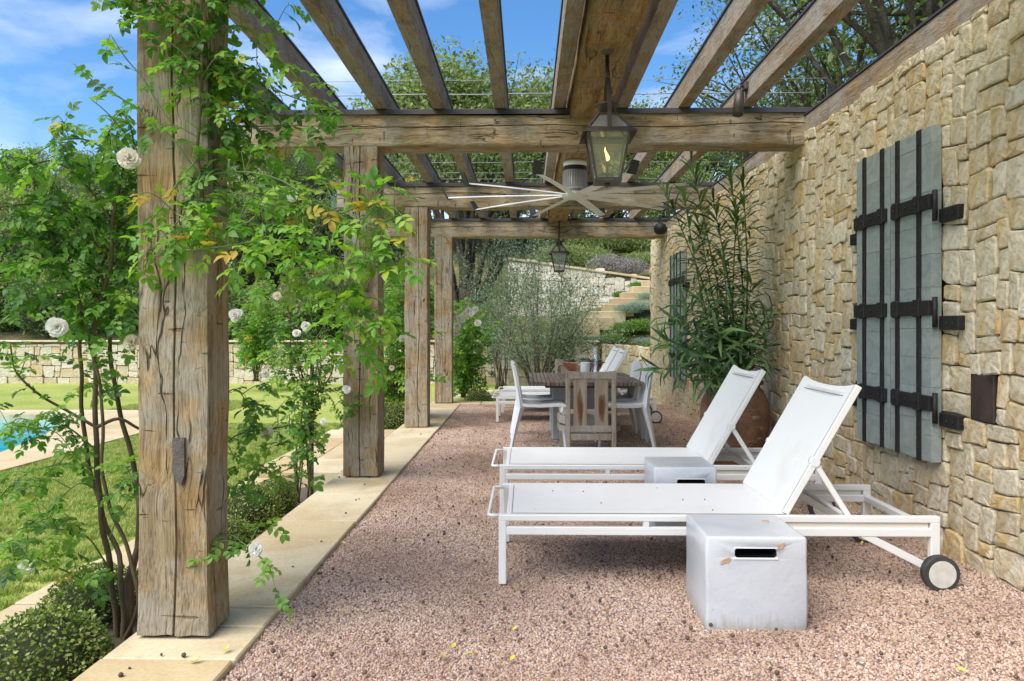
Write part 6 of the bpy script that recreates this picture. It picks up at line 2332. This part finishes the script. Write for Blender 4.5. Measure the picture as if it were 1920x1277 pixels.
# pale modern house up the hill, glimpsed past the first post
hx, hy = W(468, 280, 40).x, 40.0
hs = thing("house", (hx, hy, 8), "pale grey house far up the hill glimpsed behind the foliage", "house")
MB().box(hx - 2.4, hx + 1.2, hy, hy + 6, 4, 11.4).build("wall", M['house_wall'], hs, (hx, hy, 8))
MB().box(hx - 2.7, hx + 1.5, hy - 0.3, hy + 6.3, 11.4, 11.65).build("roof", M['flash'], hs, (hx, hy, 8))
for k in range(3):
    xw = hx - 2.0 + 1.05 * k
    wi = MB().box(xw, xw + 0.85, hy - 0.04, hy - 0.002, 9.3, 10.9).build("window", M['iron'], hs, (xw, hy, 10))
    MB().box(xw + 0.06, xw + 0.79, hy - 0.06, hy - 0.041, 9.36, 10.84).build("pane", glass("house_glass_%d" % k, (0.5, 0.6, 0.7), 0.4), wi, (xw, hy, 10))


# ------------------------------------------------------------------ grass on the lawn
def grass_tufts():
    g = bpy.data.node_groups.new("scatter_grass", 'GeometryNodeTree')
    g.interface.new_socket(name="Geometry", in_out='INPUT', socket_type='NodeSocketGeometry')
    g.interface.new_socket(name="Geometry", in_out='OUTPUT', socket_type='NodeSocketGeometry')
    N, L = g.nodes, g.links
    gi, go = N.new('NodeGroupInput'), N.new('NodeGroupOutput')
    d = N.new('GeometryNodeDistributePointsOnFaces')
    d.inputs['Density'].default_value = 950
    L.new(gi.outputs[0], d.inputs['Mesh'])
    oi = N.new('GeometryNodeObjectInfo')
    oi.inputs['Object'].default_value = TUFT
    oi.inputs['As Instance'].default_value = True
    rv = N.new('FunctionNodeRandomValue')
    rv.data_type = 'FLOAT_VECTOR'
    rv.inputs[0].default_value = (-0.15, -0.15, 0)
    rv.inputs[1].default_value = (0.15, 0.15, 6.283)
    rs = N.new('FunctionNodeRandomValue')
    rs.data_type = 'FLOAT'
    rs.inputs[2].default_value = 0.6
    rs.inputs[3].default_value = 1.25
    ip = N.new('GeometryNodeInstanceOnPoints')
    L.new(d.outputs['Points'], ip.inputs['Points'])
    L.new(oi.outputs['Geometry'], ip.inputs['Instance'])
    L.new(rv.outputs[0], ip.inputs['Rotation'])
    L.new(rs.outputs[1], ip.inputs['Scale'])
    L.new(ip.outputs[0], go.inputs[0])
    return g


rs = np.random.RandomState(3)
V, Fc = [], []
for k in range(26):
    a = rs.uniform(0, 6.28)
    b = np.array([rs.uniform(-.03, .03), rs.uniform(-.03, .03), 0])
    h = rs.uniform(0.016, 0.034)
    lean = np.array([math.cos(a), math.sin(a), 0]) * rs.uniform(0.2, 0.9) * h
    s = np.array([-math.sin(a), math.cos(a), 0]) * 0.0016
    o_ = len(V)
    V += [b - s, b + s, b + lean * 0.4 + s * 0.8 + [0, 0, h * .65], b + lean * 0.4 - s * 0.8 + [0, 0, h * .65], b + lean + [0, 0, h]]
    Fc += [(o_, o_ + 1, o_ + 2, o_ + 3), (o_ + 3, o_ + 2, o_ + 4)]
tm = bpy.data.meshes.new("grass_tuft")
tm.from_pydata([tuple(v) for v in V], [], Fc)
tm.materials.append(M['grass'])
TUFT = bpy.data.objects.new("grass_tuft", tm)
gm = MB()
xs = [-4.36, -3.3, -2.26]
for (x0, x1, y0, y1) in ((-4.36, -2.26, 1.8, 9.5), (-6.2, -4.36, 11.0, 12.5)):
    gm.add([(x0, y0, -0.058), (x1, y0, -0.058), (x1, y1, -0.058), (x0, y1, -0.058)], [(0, 1, 2, 3)])
go_ = gm.build("lawn_grass", M['lawn'])
tag(go_, "short mown grass of the lawn", "grass", kind="stuff")
go_.modifiers.new("scatter", 'NODES').node_group = grass_tufts()

# ------------------------------------------------------------------ litter on gravel and paving
litter = MB()
rng = random.Random(8)
mats_l = [plain("acorn_brown", (0.11, 0.07, 0.045), 0.8, 0, 0.5, 40), plain("dry_leaf", (0.34, 0.24, 0.11), 0.8, 0, 0.5, 40), plain("yellow_leaf", (0.60, 0.48, 0.07), 0.7, 0, 0.3, 40)]
for k in range(760):
    y = 2.3 + 6.5 * rng.random() ** 1.5
    x = rng.uniform(-1.0, 2.05)
    if rng.random() < 0.06:
        x = rng.uniform(-1.45, -1.03)
    z = 0.001 if x < -1.02 else -0.007
    if rng.random() < 0.72:
        r = rng.uniform(0.0045, 0.0095)
        vs, fs = [], []
        mb = MB().lathe([(0.001, -r), (r * 0.8, -r * 0.55), (r, 0.1 * r), (r * 0.75, r * 0.6), (0.001, r * 0.95)], 7)
        e = Euler((rng.uniform(0, 3), rng.uniform(0, 3), 0)).to_matrix()
        litter.add([e @ Vector(v) + Vector((x, y, z + r * 0.7)) for v in mb.v], mb.f, True, 0)
    else:
        L_ = rng.uniform(0.018, 0.042)
        a = rng.uniform(0, 6.28)
        V_, F_ = leaflet_pts(Vector((x, y, z + 0.006)), Vector((math.cos(a), math.sin(a), rng.uniform(-.1, .25))).normalized(), Vector((rng.uniform(-.4, .4), rng.uniform(-.4, .4), 1)).normalized(), L_, L_ * 0.5, 0.25, rng.uniform(-.4, .3))
        litter.add(V_, F_, True, 1 if rng.random() < 0.7 else 2)
for k in range(9):             # specks left on the nearest lounger
    x, y = rng.uniform(0.0, 1.1), rng.uniform(3.5, 4.1)
    r = 0.004
    mb = MB().lathe([(0.0005, -r), (r, 0), (0.0005, r)], 6)
    litter.add([Vector(v) + Vector((x, y, 0.306 - 0.006)) for v in mb.v], mb.f, True, 0)
lo = litter.build("fallen_litter", mats_l)
tag(lo, "fallen acorns, dry and yellow leaves scattered on the gravel", "leaf litter", kind="stuff")
